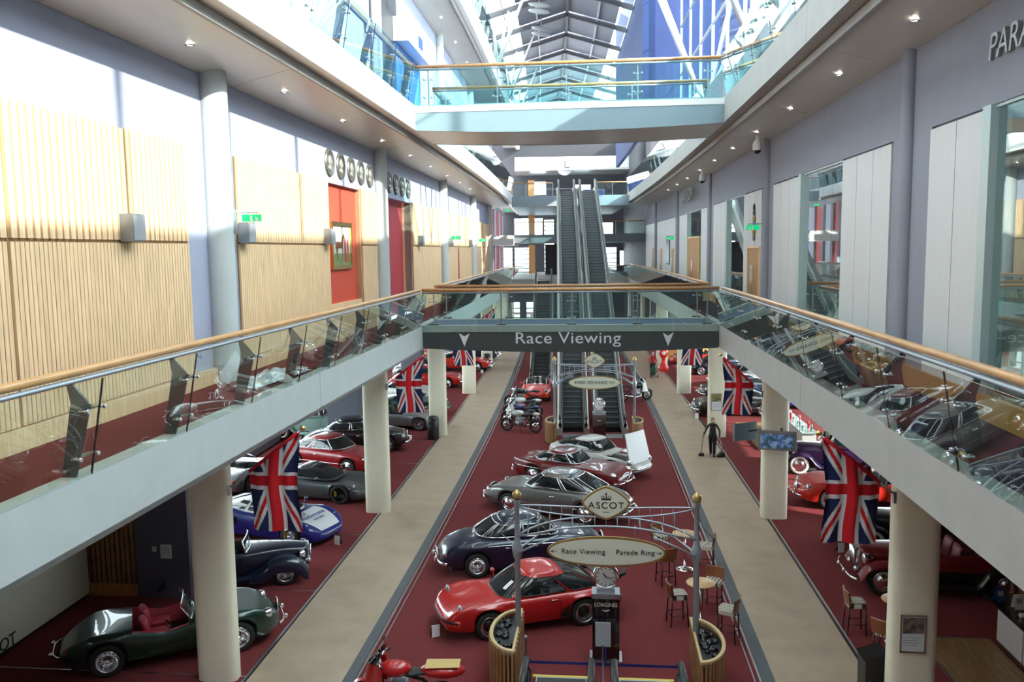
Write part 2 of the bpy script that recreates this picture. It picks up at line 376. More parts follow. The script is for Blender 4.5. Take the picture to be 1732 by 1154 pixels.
# skirting of pale wood, slatted fields above
sk = None
for n_, (a, b) in enumerate(((S0, 16.8), (17.5, 30.5), (31.3, 44.6), (45.4, 58.2), (59, 76.6))):
    if n_ == 1: sp = [(a, rec[0][0]), (rec[0][0], 30.5)]
    elif n_ == 2: sp = [(rec[1][1]+.05, b)]
    else: sp = [(a, b)]
    for a_, b_ in sp: sbox('baseboard_left', oak, WLu, WLu+.09, a_, b_, Z1, 6.84)
fields = [(-5, 5.5), (5.62, 10.7), (10.75, 15.85), (18.2, 24.7), (28.45, 30.45), (36.95, 44.5), (46, 50.9), (51.6, 58.2), (59.2, 65.9), (66.9, 76.6)]
for fi, (a, b) in enumerate(fields):
    near = fi in (1, 2, 3)
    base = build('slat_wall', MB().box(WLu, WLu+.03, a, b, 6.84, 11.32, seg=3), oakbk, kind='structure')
    # coarse upper slats
    n = round((b-a)/.165); p = (b-a)/n
    if near or fi in (4, 5):
        for i in range(n): build('slat', MB().box(WLu+.03, WLu+.085, a+i*p+.03, a+(i+1)*p-.018, 9.45, 11.30), oak, base, fix=False)
    else:
        m = MB()
        for i in range(n): m.box(WLu+.03, WLu+.085, a+i*p+.03, a+(i+1)*p-.018, 9.45, 11.30)
        build('upper_slats', m, oak, base, kind='stuff', fix=False)
    n = round((b-a)/.1); p = (b-a)/n; m = MB()
    for i in range(n): m.box(WLu+.03, WLu+.07, a+i*p+.01, a+(i+1)*p-.008, 6.86, 9.40)
    build('fine_slats', m, oak, base, kind='stuff', fix=False)
for a, b in ((51, 51.6), (65.9, 66.6)):   # tall narrow red doors in the slatted wall
    o = sbox('door_1', redw2, WLu-.02, WLu+.05, a, b, 6.55, 9.2, seg=1)
sbox('door_2', redw2, WLu-.4, WLu-.36, 32.5, 33.5, 6.55, 9.3, seg=1)
sbox('trim_22', oak, WLu-.4, WLu-.3, 33.5, 33.8, 6.55, 9.35, seg=1)
sbox('trim_23', oak, WLu-.4, WLu-.3, 32.3, 33.8, 9.3, 9.5, seg=1)
# upper gallery (L2) wall left: lavender panels, dark window with blue and white shop front
wl2 = wallseg('wall_gallery_left', mat('lavender white paint', (.40, .42, .54), .7), WLu-.3, WLu, S0, 78, 14.1, 21)
for s in (20, 23, 26, 29, 41, 44.3, 47.6, 50.9, 54.2): build('panel_joint', MB().box(WLu, WLu+.006, s-.012, s+.012, 14.4, 20.3), mauveL, wl2)
for zz in (17,): build('panel_joint', MB().box(WLu, WLu+.006, 35, 60, zz-.012, zz+.012, seg=5), mauveL, wl2)
sbox('window_3', mat('dark opening', (.05, .05, .06), .4), WLu, WLu+.05, 30.5, 34.8, 14.6, 19.6, seg=1)
ks = empty('wall_kiosk_sign', WLu+.35, 36.7, 17.5, label='white box sign with blue emblem above blue gallery opening', cat='sign')
build('sign_box', MB().box(-.3, .3, -2.55, 2.55, 0, .95), white, ks, warp=False)
build('emblem', MB().box(.3, .31, -.5, .5, .22, .72), mat('sign blue', (.02, .07, .4), .5), ks, warp=False)
sbox('wall_gallery_blue', mat('mid blue panel', (.05, .2, .55), .6), WLu, WLu+.12, 34.2, 39.3, 14.4, 17.5, seg=1)
sbox('wall_gallery_orange', oak, WLu, WLu+.06, 46.2, 48.5, 14.2, 16.6, seg=1)

# ---------------------------------------------------------------- right wall, upper concourse
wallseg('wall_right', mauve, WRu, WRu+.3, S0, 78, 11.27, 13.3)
# openings: (kind, s0, s1)
segs = [('wall', -6, 4.2), ('win', 4.3, 7.8), ('pan', 7.9, 9.2, 2), ('win', 9.35, 13.65), ('pan', 13.83, 16.07, 2), ('wall', 16.07, 18.05), ('pan', 18.07, 21.47, 3), ('win', 21.65, 25.5), ('pan', 25.85, 29.3, 3),
        ('wall', 29.3, 31.15), ('pan', 31.2, 34.6, 3), ('win', 34.7, 38.5), ('pan', 39.0, 42.45, 3), ('wall', 42.45, 44.4), ('pan', 44.5, 46.6, 2), ('win', 46.7, 52.0), ('pan', 52.2, 55.8, 3),
        ('wall', 55.8, 57.9), ('pan', 57.95, 69.0, 8), ('wall', 69, 70.7), ('pan', 70.8, 77.5, 5), ('wall', 77.5, 78)]
wn = 3
for sg in segs:
    kd, a, b = sg[:3]
    if kd == 'wall': wallseg('wall_right_plain', mauve, WRu, WRu+.3, a, b, Z1, 11.27)
    elif kd == 'pan':
        base = wallseg('wall_right_panelled', mauve, WRu+.06, WRu+.3, a-.1, b+.1, Z1, 11.27)
        n = sg[3]; p = (b-a)/n
        for i in range(n): build('panel', MB().box(WRu-.03, WRu+.06, a+i*p+.012, a+(i+1)*p-.012, 6.62, 11.22, seg=1), panelw, base)
    else:
        wn += 1
        fr = mat('pale green frame', (.50, .58, .56), .4, .3)
        base = build('window_%d' % wn, MB().box(WRu-.06, WRu+.25, b, b+.28, Z1, 11.27), fr, kind='structure')
        build('window_head', MB().box(WRu+.02, WRu+.25, a, b, 11.22, 11.27), fr, base)
        n = max(2, round((b-a)/1.0)); p = (b-a)/n
        for i in range(n): build('pane', MB().box(WRu+.06, WRu+.075, a+i*p+.006, a+(i+1)*p-.006, 6.55, 11.22), glassW, base)
sbox('wall_right_bottom', mauve, WRu, WRu+.3, S0, 78, 6.3, 6.56)
# rooms behind the right windows
sbox('floor_room', mat('room carpet', (.12, .08, .07), .9), WRu+.3, 16.5, -6, 78, 6.2, 6.5)
sbox('ceiling_room', mat('room ceiling', (.30, .30, .28), .7), WRu+.3, 16.5, -6, 78, 11.6, 11.8)
glazing('window_20', 16.4, -6, 78, 6.5, 11.6, 3.0, glassV, alu, rails=(7.6, 8.6, 9.6))
for s in (8.5, 18, 30.5, 43.5, 57): sbox('wall_room_partition', mat('room wall', (.22, .20, .18), .7), 6.6, 16.3, s, s+.15, 6.5, 11.6, seg=1)
# oak doors of the right wall
def door(a, b, z1, nm, depth=.0):
    o = sbox(nm, doorw, WRu-.055, WRu-.03, a, b, Z1+.02, z1, seg=1)
    build('door_frame', MB().box(WRu-.08, WRu-.02, a-.08, a, Z1, z1+.08).box(WRu-.08, WRu-.02, b, b+.08, Z1, z1+.08).box(WRu-.08, WRu-.02, a, b, z1, z1+.08), oak, o)
    for s in ((a+b)/2-.12, (a+b)/2+.12): build('door_handle', MB().tube([(WRu-.13, s, 7.1), (WRu-.13, s, 8.5)], .016), steel, o)
    return o
door(31.35, 33.5, 9.13, 'door_3'); door(47.2, 51.6, 9.72, 'door_4'); door(58.6, 59.5, 9.1, 'door_5'); door(65.6, 66.6, 9.1, 'door_6'); door(71.5, 72.3, 9.1, 'door_7')

# ---------------------------------------------------------------- upper right: gallery wall, clerestory, roof
wallseg('wall_gallery_right', mauve, WRu, WRu+.3, S0, 57, 14.1, 17.3)
gz = glazing('window_21', WRu+.15, S0, 57, 17.3, 26.4, 4.1, glassV, alu, fw=.16, rails=(20.3, 23.3))
glazing('window_22', WLu-.15, S0, 118, 21.9, 26.4, 4.1, glassV, alu, fw=.16)
# blue wall block on the far right
sbox('wall_blue', bluew, 3.55, 10.5, 58, 58.3, 17.0, 30, seg=1)
sbox('wall_blue_side', bluew, 3.55, 3.85, 58.3, 84, 17.0, 30, seg=2)
# roof: ridge, solid panels in the middle, glazed strips beside
zr, ze = 28.4, 26.4; uc = -1.3; hw = 6.9
def roofz(u): return zr-(zr-ze)*abs(u-uc)/hw
roofd = mat('grey roof panel', (.22, .22, .26), .6, noise=.1, nscale=2); rib = mat('white roof steel', (.62, .62, .62), .5)
dk = mat('dark roof beam', (.08, .08, .09), .6)
rf = sbox('roof', dk, uc-.12, uc+.12, S0, 118, zr-.25, zr-.05)
s = -6.5; k = 0
while s < 116:
    for a, b, mm, nm in ((uc-hw, uc-3.9, glassV, 'skylight_pane'), (uc-3.9, uc-.1, roofd, 'roof_panel'), (uc+.1, uc+3.9, roofd, 'roof_panel'), (uc+3.9, uc+hw, glassV, 'skylight_pane')):
        mb = MB(); z = roofz
        t = .05 if mm is glassV else .15
        vs = [(a, s+.15, z(a)), (b, s+.15, z(b)), (b, s+6.2, z(b)), (a, s+6.2, z(a))]
        mb.add(vs+[(x, y, zz+t) for x, y, zz in vs], [[0, 1, 2, 3], [4, 5, 6, 7], [0, 1, 5, 4], [1, 2, 6, 5], [2, 3, 7, 6], [3, 0, 4, 7]])
        build(nm, mb, mm, rf)
    # chevron frame with struts
    mb = MB()
    for sg in (-1, 1):
        mb.prism([(uc, zr-.05), (uc, zr-.42), (uc+sg*hw, ze-.42), (uc+sg*hw, ze-.05)], s-.12, s+.12)
    build('rafter', mb, dk, rf)
    for sg in (-1, 1):
        for t in (.35, .7): build('purlin', MB().box(uc+sg*hw*t-.06, uc+sg*hw*t+.06, s+.12, s+6.35, roofz(uc+hw*t)-.22, roofz(uc+hw*t)-.02), rib, rf)
    # tree strut of white tubes from the gallery edge up to the rafters
    if k % 2 == 0 and s > 20:
        for ub, sg in ((UL+.1, 1), (4.0, -1)):
            if ub > 0 and not 32 < s < 47: continue
            zb0 = 21.9 if sg > 0 else 14.2+2.2
            if ub > 0: b0 = (WRu-.1, s+1.5, 17.2)
            else: b0 = (-6.2, s+1.5, 21.9)
            for tx, ty in ((uc-sg*2.4, s), (uc-sg*4.4, s+6.4)):
                e = (tx, ty, roofz(tx)-.4)
                mid = tuple(b0[i]*.55+e[i]*.45 for i in range(3))
                build('strut', MB().tube([b0, mid, e], [.13, .12, .08], n=8), rib, rf)
    s += 6.5; k += 1
for s in (57.3, 63.8, 70.4):   # suspended lamp pairs
    o = empty('roof_lamp', uc-2.1, s, 26.4, .5, label='pair of pale capsule lamps under the roof, %s' % {57.3: 'nearest pair', 63.8: 'middle pair', 70.4: 'farthest pair'}[s], cat='lamp', group='capsule lamps under the roof')
    for dz in (0, .45): build('capsule', MB().ball((0, 0, dz), (.9, .22, .18)), rib, o, warp=False)
    build('hanger', MB().tube([(0, 0, 0), (0, 0, 1.3)], .03), rib, o, warp=False)
# ================================================================ BALUSTRADES
def glasspanel(base, side, s0, s1, ub, ut, zb, zt, gm=None):
    mb = MB(); n = 1
    vs = []
    for s in (s0, s1):
        for u, z in ((ub, zb), (ub-side*.014, zb), (ut-side*.014, zt), (ut, zt)): vs.append((u, s, z))
    mb.add(vs, [[0, 1, 2, 3], [4, 5, 6, 7], [0, 1, 5, 4], [1, 2, 6, 5], [2, 3, 7, 6], [3, 0, 4, 7]])
    return build('glass_panel', mb, gm or glass, base)
def balustrade(side, s0, s1, zf, ub, ut, ur, label, first_joint, pitch=2.44, detail=True, rings=True):
    """side=+1 for the left edge of the void (void lies towards +u)"""
    base = empty('balustrade', ub, (s0+s1)/2, zf, label=label, cat='railing')
    n = max(2, int((s1-s0)/3)); L = [s0+(s1-s0)*i/n for i in range(n+1)]
    build('handrail', MB().tube([(ur, s, zf+1.27) for s in L], .056, n=12), rail_w, base)
    build('under_rail', MB().tube([(ur+side*.02, s, zf+1.17) for s in L], .035, n=8, sx=1.6), alu, base)
    j = first_joint
    while j > s0: j -= pitch
    js = []
    while j < s1:
        if j > s0+.2: js.append(j)
        j += pitch
    e = [s0]+js+[s1]
    for a, b in zip(e[:-1], e[1:]):
        if b-a > .1: glasspanel(base, side, a+.012, b-.012, ub, ut, zf-.02, zf+1.19, glassU if zf > 14 else None)
    for j in js:
        build('joint_seal', MB().prism([(ub+side*.002, zf-.02), (ub-side*.016, zf-.02), (ut-side*.016, zf+1.19), (ut+side*.002, zf+1.19)], j-.011, j+.011), blackp, base)
        s = j-.22
        pr = [(ub-side*.06, zf), (ub-side*.24, zf), (ub-side*.06, zf+.92), (ur-side*.03, zf+1.16), (ur+side*.03, zf+1.16), (ut-side*.045, zf+.90)]
        br = build('bracket', MB().prism(pr, s-.018, s+.018), dsteel, base)
        if detail:
            for z, uu in ((zf+.24, ub+side*.045), (zf+.83, ut-side*.05)):
                for ds in (-.1, .26):
                    build('bolt', MB().tube([(uu-side*.09, s+ds, z), (uu+side*.03, s+ds, z)], .014, n=6).tube([(uu+side*.01, s+ds, z), (uu+side*.045, s+ds, z)], .027, n=8), steel, br)
                build('bolt_arm', MB().box(uu-side*.08-.012, uu-side*.08+.012, s-.1, s+.26, z-.015, z+.015), steel, br)
    return base
balustrade(1, -3, 29.85, Z1, UL, -6.12, -6.42, 'near run of glass balustrade with oak handrail along left first floor edge', 9.64)
balustrade(-1, -3, 29.85, Z1, UR, 3.93, 4.24, 'near run of glass balustrade with oak handrail along right first floor edge', 10.35)
balustrade(1, 33.1, 76.3, Z1, UL, -6.12, -6.42, 'left first floor glass balustrade receding beyond the lettered bridge', 35.2, detail=False)
balustrade(-1, 33.1, 76.3, Z1, UR, 3.93, 4.24, 'right first floor glass balustrade receding beyond the lettered bridge', 35.2, detail=False)
balustrade(1, 5, 29.0, 14.12, -6.25, -6.05, -6.3, 'sunlit glass balustrade on the white upper gallery edge before upper bridge', 8.5)
balustrade(-1, 5, 28.75, 14.12, 4.1, 3.9, 4.15, 'glass balustrade on the grey upper gallery edge before upper bridge', 9.5)
balustrade(1, 33.2, 76, 14.12, -6.25, -6.05, -6.3, 'upper gallery glass balustrade beyond the upper bridge, on white fascia', 35, detail=False)
balustrade(-1, 33.2, 76, 14.12, 4.1, 3.9, 4.15, 'upper gallery glass balustrade beyond the upper bridge, on grey fascia', 35, detail=False)
balustrade(1, 25, 110, 21.9, -6.2, -6.0, -6.25, 'topmost glass balustrade close under the roof trusses', 28, detail=False)

def cross_glass(base, s, us, zb, zt):
    for a, b in zip(us[:-1], us[1:]): build('glass_panel', MB().box(a+.012, b-.012, s-.008, s+.008, zb, zt), glassU if zt > 14 else glass, base)
def bridge(name, s0, s1, z, label, us, col, dark=False):
    base = empty(name, -1.1, s0, z, label=label, cat='bridge')
    a, b = UL+.02, UR-.02; n = 14
    def zlow(u): t = (u-(a+b)/2)/((b-a)/2); return z-.93-.14*(1-t*t)+.1
    top = [(a, z-.16), (b, z-.16)]
    pr = [(a+(b-a)*i/n, zlow(a+(b-a)*i/n)) for i in range(n+1)]+[(b, z-.24), (a, z-.24)]
    build('front_fascia', MB().prism(pr, s0, s0+.06), col, base)
    build('back_fascia', MB().prism(pr, s1-.06, s1), col, base)
    m = MB()
    for i in range(n):
        u0, u1 = a+(b-a)*i/n, a+(b-a)*(i+1)/n
        m.add([(u0, s0+.06, zlow(u0)+.01), (u1, s0+.06, zlow(u1)+.01), (u1, s1-.06, zlow(u1)+.01), (u0, s1-.06, zlow(u0)+.01)], [[0, 1, 2, 3]], True)
    build('underside', m, soffm, base)
    build('edge_strip', MB().box(a, b, s0-.02, s0+.3, z-.24, z), conc_r if dark else white, base)
    build('far_edge_strip', MB().box(a, b, s1-.3, s1+.02, z-.24, z), conc_r, base)
    build('deck', MB().box(a, b, s0+.3, s1-.3, z-.24, z-.03), mat('blue grey deck carpet', (.06, .10, .16), .9), base)
    cross_glass(base, s0-.03, us, z-.24 if dark else z-.03, z+1.19)
    cross_glass(base, s1+.03, us, z-.03, z+1.19)
    for s in (s0, s1):
        build('handrail', MB().tube([(a, s, z+1.27), ((a+b)/2, s, z+1.27), (b, s, z+1.27)], .056, n=12), rail_w, base)
        build('under_rail', MB().tube([(a, s, z+1.17), (b, s, z+1.17)], .035, n=8), alu, base)
        for u in us[1:-1]:
            p = build('post', MB().box(u-.02, u+.02, s-.02+(.14 if s == s0 else -.14), s+.02+(.14 if s == s0 else -.14), z-.03, z+1.16), steel, base)
            for zz in (z+.25, z+.85):
                for du in (-.13, .13): build('bolt', MB().tube([(u+du, s+.1, zz), (u+du, s-.07, zz)], .03, n=8).tube([(u, s+.1, zz), (u+du, s+.1, zz)], .012, n=6), steel, p)
            if dark: build('clamp', MB().box(u-.16, u+.16, s+.1, s+.3, z-.03, z+.05), dsteel, p)
    return base
b1 = bridge('lettered_bridge', 29.95, 32.95, Z1, 'first floor bridge with dark curved fascia and white direction lettering', [-6.33, -5.94, -3.51, -1.0, 1.32, 3.75, 4.13], charc, True)
a0 = 29.93*K
def sgn(body, u, s, z, size, parent, m, **k):
    p = PM[parent.name].inverted() @ W(u, s, z)
    pr = (pi/2, 0, 0)
    return text('lettering', body, size, parent, p, pr, m, **k)
lt = mat('light grey lettering', (.62, .64, .66), .5)
tx = sgn('Race Viewing', -1.14, 29.935, 6.04, .58, b1, lt, ext=.008, sx=1.16, sp=1.04)
for u in (-4.83, 2.39):
    build('arrow', MB().prism([(u-.19, 6.24), (u, 6.12), (u+.19, 6.24), (u, 5.76)], 29.92, 29.95), lt, b1)
b2 = bridge('upper_bridge', 29.1, 33.0, 14.12, 'upper gallery bridge with blue grey curved fascia and oak handrails', [-6.2, -5.8, -3.43, -1.1, 1.27, 3.57, 4.05], mat('blue grey fascia', (.24, .33, .37), .45))

# ================================================================ FAR END
darkin = mat('dark interior cladding', (.04, .042, .05), .6)
sbox('floor_far_first', conc_r, UL, UR, 76.5, 120, 5.72, Z1, seg=4)
sbox('floor_far_mezzanine', mat('grey blue slab', (.16, .2, .22), .5), -6.2, WRu, 79, 92, 9.8, 10.55, seg=2)
sbox('floor_far_gallery', mat('grey slab', (.30, .36, .40), .5), -6.25, 4.1, 76.2, 96, 13.0, 13.9, seg=2)
sbox('floor_far_attic', white, -6.6, 9.5, 94, 98.5, 17.9, 19.2, seg=1)
sbox('ceiling_far_attic', soffm, -6.6, 9.5, 93.5, 99.5, 17.7, 17.9, seg=1)
sbox('floor_mezzanine_side', white, WLu-.2, -6.2, 77.5, 92, 9.6, 10.5, seg=2)
for nm, s, z, u0, u1, lab in (('cross_rail', 76.4, 13.9, -6.2, -2.6, 'short glass rail on far upper landing beside escalator head, oak topped'), ('cross_rail', 76.4, 13.9, 1.3, 4.05, 'dark glass rail on far upper landing between escalator head and grey gallery'),
                              ('cross_rail', 79, 10.55, -6.1, -2.3, 'glass rail of the far mezzanine before the bright windows'), ('cross_rail', 79, 10.55, 1.9, 5.7, 'glass rail of the far mezzanine beside right wall'),
                              ('cross_rail', 76.5, Z1, -6.2, -4.6, 'low glass rail closing the first floor void by the dark opening'), ('cross_rail', 76.5, Z1, 1.9, 4.0, 'low glass rail closing the first floor void behind the long escalators')):
    e = empty(nm, (u0+u1)/2, s, z, label=lab, cat='railing')
    build('handrail', MB().tube([(u0, s, z+1.15), (u1, s, z+1.15)], .05, n=8), rail_w, e)
    n = max(1, round((u1-u0)/1.2)); p = (u1-u0)/n
    for i in range(n): build('glass_panel', MB().box(u0+i*p+.01, u0+(i+1)*p-.01, s-.008, s+.008, z, z+1.1), glass, e)
    for i in range(n+1): build('post', MB().box(u0+i*p-.02, u0+i*p+.02, s+.05, s+.09, z, z+1.12), steel, e)
# end facade with windows (openings really open to the sky)
wins = [(-9.6, -7.2, 6.6, 9.4), (-6.9, -4.9, 6.6, 9.4), (-4.7, -3.6, 10.9, 12.8), (-6.9, -5.2, 10.9, 12.8), (-3.4, -2.3, 6.6, 12.6), (1.8, 4.6, 10.6, 12.2), (2.4, 5.0, 6.6, 9.3), (5.4, 6.2, 7.2, 8.9), (6.6, 7.6, 7.2, 8.9), (-5, -3.2, 15.5, 17), (0, 2, 15.6, 16.6),
        (-8, -6.4, 0.3, 3), (-5.6, -3.8, .3, 3)]
us = sorted({-17.5, 17}|{w[0] for w in wins}|{w[1] for w in wins}); zs = sorted({0, 30}|{w[2] for w in wins}|{w[3] for w in wins})
wm = MB()
for a, b in zip(us[:-1], us[1:]):
    z0 = 0
    cuts = sorted((w[2], w[3]) for w in wins if w[0] <= (a+b)/2 <= w[1])
    for c0, c1 in cuts+[(22.0, None)]:
        if c0 > z0: wm.box(a, b, 100, 100.3, z0, c0)
        z0 = c1
fw_ = build('wall_far', wm, darkin, kind='structure')
for w in wins:
    p = build('window_pane', MB().box(w[0], w[1], 100.1, 100.13, w[2], w[3]), glassV, fw_)
    if w[3]-w[2] > 2.4:
        for k in range(int((w[3]-w[2])/.55)): build('louvre', MB().box(w[0], w[1], 99.8, 99.95, w[2]+.3+k*.55, w[2]+.42+k*.55), alu, fw_)
bpy.data.objects.remove(bpy.data.objects['wall_end'])
for z0, z1 in ((6.52, 9.7), (10.55, 12.95), (13.9, 16.8)): sbox('pillar_oak', doorw, -5.2, -4.5, 95, 95.6, z0, z1, seg=1)
sbox('wall_dark_opening', blackp, -3.4, -1.2, 90, 92, 6.52, 9.7, seg=1)  # solid black block paints in the unlit opening below the mezzanine
sbox('wall_far_side', darkin, 5.8, 6.2, 78, 100, 0, 22, seg=2)
for i, s in enumerate((79, 82.5, 86, 89.5, 93, 96.5)): sbox('wall_left_fin', greyblue if i % 2 else mat('dull red fin', (.16, .02, .02), .7), WLu-.4, WLu, s, s+1.1, Z1, 13, seg=1)
# pale convex clock on far white slab
ck = empty('wall_clock', -1.15, 93.9, 18.0, label='round white clock on the far topmost white slab', cat='clock')
build('face', MB().lathe([(0, -.14), (.8, -.14), (.85, -.06), (.85, .0)], axis='y', n=24), white, ck, warp=False)
build('hand', MB().box(-.04, .04, -.17, -.15, 0, .7).box(0, .5, -.17, -.15, -.04, .04), blackp, ck, warp=False)
# info screens and displays far away
for u, s, z, w, h, c, lab in ((-1.6, 91, 13.9, 3.2, 1.6, (.02, .02, .025), 'large black screen beyond the escalator head'), (1.9, 92.9, 13.9, 2.2, 1.6, (.02, .04, .2), 'dark blue sign board beyond the escalator head')):
    e = empty('display_board', u, s, z, label=lab, cat='display')
    build('board', MB().box(-w/2, w/2, -.06, .06, 0, h), mat('board %s' % lab[:9], c, .3), e, warp=False)
    build('frame', MB().box(-w/2-.06, w/2+.06, .06, .1, -.06, h+.06), alu, e, warp=False)

# ================================================================ ESCALATORS
def escalator(uc_, s0, z0, z1, run, label, w=1.0, du=0.0, base_l=1.6, top_l=1.6):
    e = empty('escalator', uc_, s0, z0, label=label, cat='escalator', group=None)
    sa = s0+base_l; sb = sa+run
    def U(s): return uc_+du*(s-s0)/(run+base_l)
    def Z(s): return z0 if s < sa else z1 if s > sb else z0+(z1-z0)*(s-sa)/run
    def Zs(s):   # smoothed
        return sum(Z(s+d) for d in (-.9, -.45, 0, .45, .9))/5
    L = [s0+(run+base_l+top_l)*i/48 for i in range(49)]
    for sg in (-1, 1):
        m = MB(); vs = []
        for s in L:
            u = U(s)+sg*w*.5
            vs += [(u, s, Zs(s)-.55), (u+sg*.28, s, Zs(s)-.55), (u+sg*.28, s, Zs(s)+.34), (u+sg*.05, s, Zs(s)+.36), (u, s, Zs(s)+.1)]
        n = 5
        m.add(vs, [[i*n+k, i*n+(k+1) % n, (i+1)*n+(k+1) % n, (i+1)*n+k] for i in range(48) for k in range(n)]+[[0, 1, 2, 3, 4], [48*n+k for k in range(n)]])
        build('side_deck', m, mat('champagne deck', (.52, .50, .44), .35, .5), e)
        m = MB(); vs = []
        for s in L: vs += [(U(s)+sg*(w*.5+.10), s, Zs(s)+.34), (U(s)+sg*(w*.5+.14), s, Zs(s)+.34), (U(s)+sg*(w*.5+.14), s, Zs(s)+.92), (U(s)+sg*(w*.5+.10), s, Zs(s)+.92)]
        m.add(vs, [[i*4+k, i*4+(k+1) % 4, (i+1)*4+(k+1) % 4, (i+1)*4+k] for i in range(48) for k in range(4)])
        build('balustrade_panel', m, alu, e)
        pts = [(U(s0)+sg*(w*.5+.12), s0+.1, Zs(s0)+.4), (U(s0)+sg*(w*.5+.12), s0-.12, Zs(s0)+.6), (U(s0)+sg*(w*.5+.12), s0-.08, Zs(s0)+.85)]+[(U(s)+sg*(w*.5+.12), s, Zs(s)+.97) for s in L]
        l_ = L[-1]; pts += [(U(l_)+sg*(w*.5+.12), l_+.3, Zs(l_)+.85), (U(l_)+sg*(w*.5+.12), l_+.3, Zs(l_)+.5)]
        build('handrail', MB().tube(pts, .055, n=8, sx=1.3), handr, e)
    build('comb_plate', MB().box(U(s0)-w/2, U(s0)+w/2, s0-.6, s0+.25, z0-.02, z0+.03), steel, e)
    ns = int((z1-z0)/.2)
    for i in range(-2, ns+2):
        s = sa+(i)*run/ns; z = z0+max(0, min(ns, i))*(z1-z0)/ns
        if i < 0: z = z0
        u = U(s)
        d = run/ns
        m = MB().box(u-w/2+.02, u+w/2-.02, s, s+d-.01, z-.2, z+.0)
        for g in range(6):
            pass
        o = build('step', m, mat('ribbed step', (.17, .19, .195), .35, .6, noise=.3, nscale=20, stretch=(8, .2, 1)), e, fix=False)
        build('step_edge', MB().box(u-w/2+.02, u+w/2-.02, s-.012, s+.03, z-.03, z+.004), blackp, o, fix=False)
    build('end_comb', MB().box(U(sb)-w/2, U(sb)+w/2, sb+.3, sb+2.2, z1-.3, z1+.01), steel, e)
    build('truss_box', MB().add([(U(s)+sg*(w/2+.27), s, Zs(s)-.5-dz) for s in (sa, sb) for sg in (-1, 1) for dz in (0, .55)],
          [[0, 1, 3, 2], [4, 5, 7, 6], [0, 2, 6, 4], [1, 3, 7, 5], [0, 1, 5, 4], [2, 3, 7, 6]]), alu, e)
    return e
escalator(-1.12, 41.3, 0, 14.0, 28.5, 'long grey escalator on the side of the motorcycles, rising to far upper landing', w=1.05, du=-.35)
escalator(.80, 41.3, 0, 14.0, 28.5, 'long grey escalator on the side of the sweeping person, rising to far upper landing', w=1.05, du=-.5)
escalator(-3.4, 57.6, 0, Z1, 12.5, 'shorter grey escalator behind the small red open car', w=1.05)
# near escalator heads going down below the camera
def esc_head(uc_, lab):
    e = empty('escalator_head', uc_, 16.4, 0, label=lab, cat='escalator')
    for sg in (-1, 1):
        u = uc_+sg*.66
        build('handrail', MB().tube([(u, 14.9, .93), (u, 15.8, .98), (u, 16.3, .96), (u, 16.55, .8), (u, 16.6, .55), (u, 16.45, .3), (u, 16.2, .2)], .06, n=10, sx=1.2), handr, e)
        build('balustrade_panel', MB().prism([(14.9, .02), (16.2, .02), (16.45, .3), (16.5, .6), (16.3, .88), (14.9, .88)], u-.02, u+.02, axis='x'), glass, e)
        build('side_deck', MB().box(u-.12, u+.12, 14.9, 16.7, 0, .12), steel, e)
    build('comb_plate', MB().box(uc_-.54, uc_+.54, 16.2, 17.35, 0, .03), steel, e)
    build('yellow_line', MB().box(uc_-.62, uc_+.62, 17.35, 17.43, 0, .032), mat('yellow line', (.8, .62, .12), .5), e)
    build('tread', MB().box(uc_-.52, uc_+.52, 16.75, 17.3, .03, .036), handr, e)
    return e
esc_head(-.93, 'head of closed down escalator on the side of the red motorcycle, yellow edged')
esc_head(.84, 'head of closed down escalator nearer the bar stools, yellow edged')
# ================================================================ CARS
def interp(P, x):
    """smooth monotone-ish interpolation through control points"""
    if x <= P[0][0]: return P[0][1]
    if x >= P[-1][0]: return P[-1][1]
    for i in range(len(P)-1):
        if x <= P[i+1][0]: break
    x0, y0 = P[i]; x1, y1 = P[i+1]; h = x1-x0; d = (y1-y0)/h
    def slope(k):
        if k == 0 or k == len(P)-1:
            a = P[min(k+1, len(P)-1)]; b = P[max(k-1, 0)]; return (a[1]-b[1])/(a[0]-b[0])
        d0 = (P[k][1]-P[k-1][1])/(P[k][0]-P[k-1][0]); d1 = (P[k+1][1]-P[k][1])/(P[k+1][0]-P[k][0])
        return 0 if d0*d1 <= 0 else 2*d0*d1/(d0+d1)
    m0, m1 = slope(i), slope(i+1); t = (x-x0)/h
    return (2*t**3-3*t*t+1)*y0+(t**3-2*t*t+t)*h*m0+(-2*t**3+3*t*t)*y1+(t**3-t*t)*h*m1
def paint(n, c, metal=0): return mat('paint '+n, c, .3, metal, .7)
WM = {}; CS = 1.06
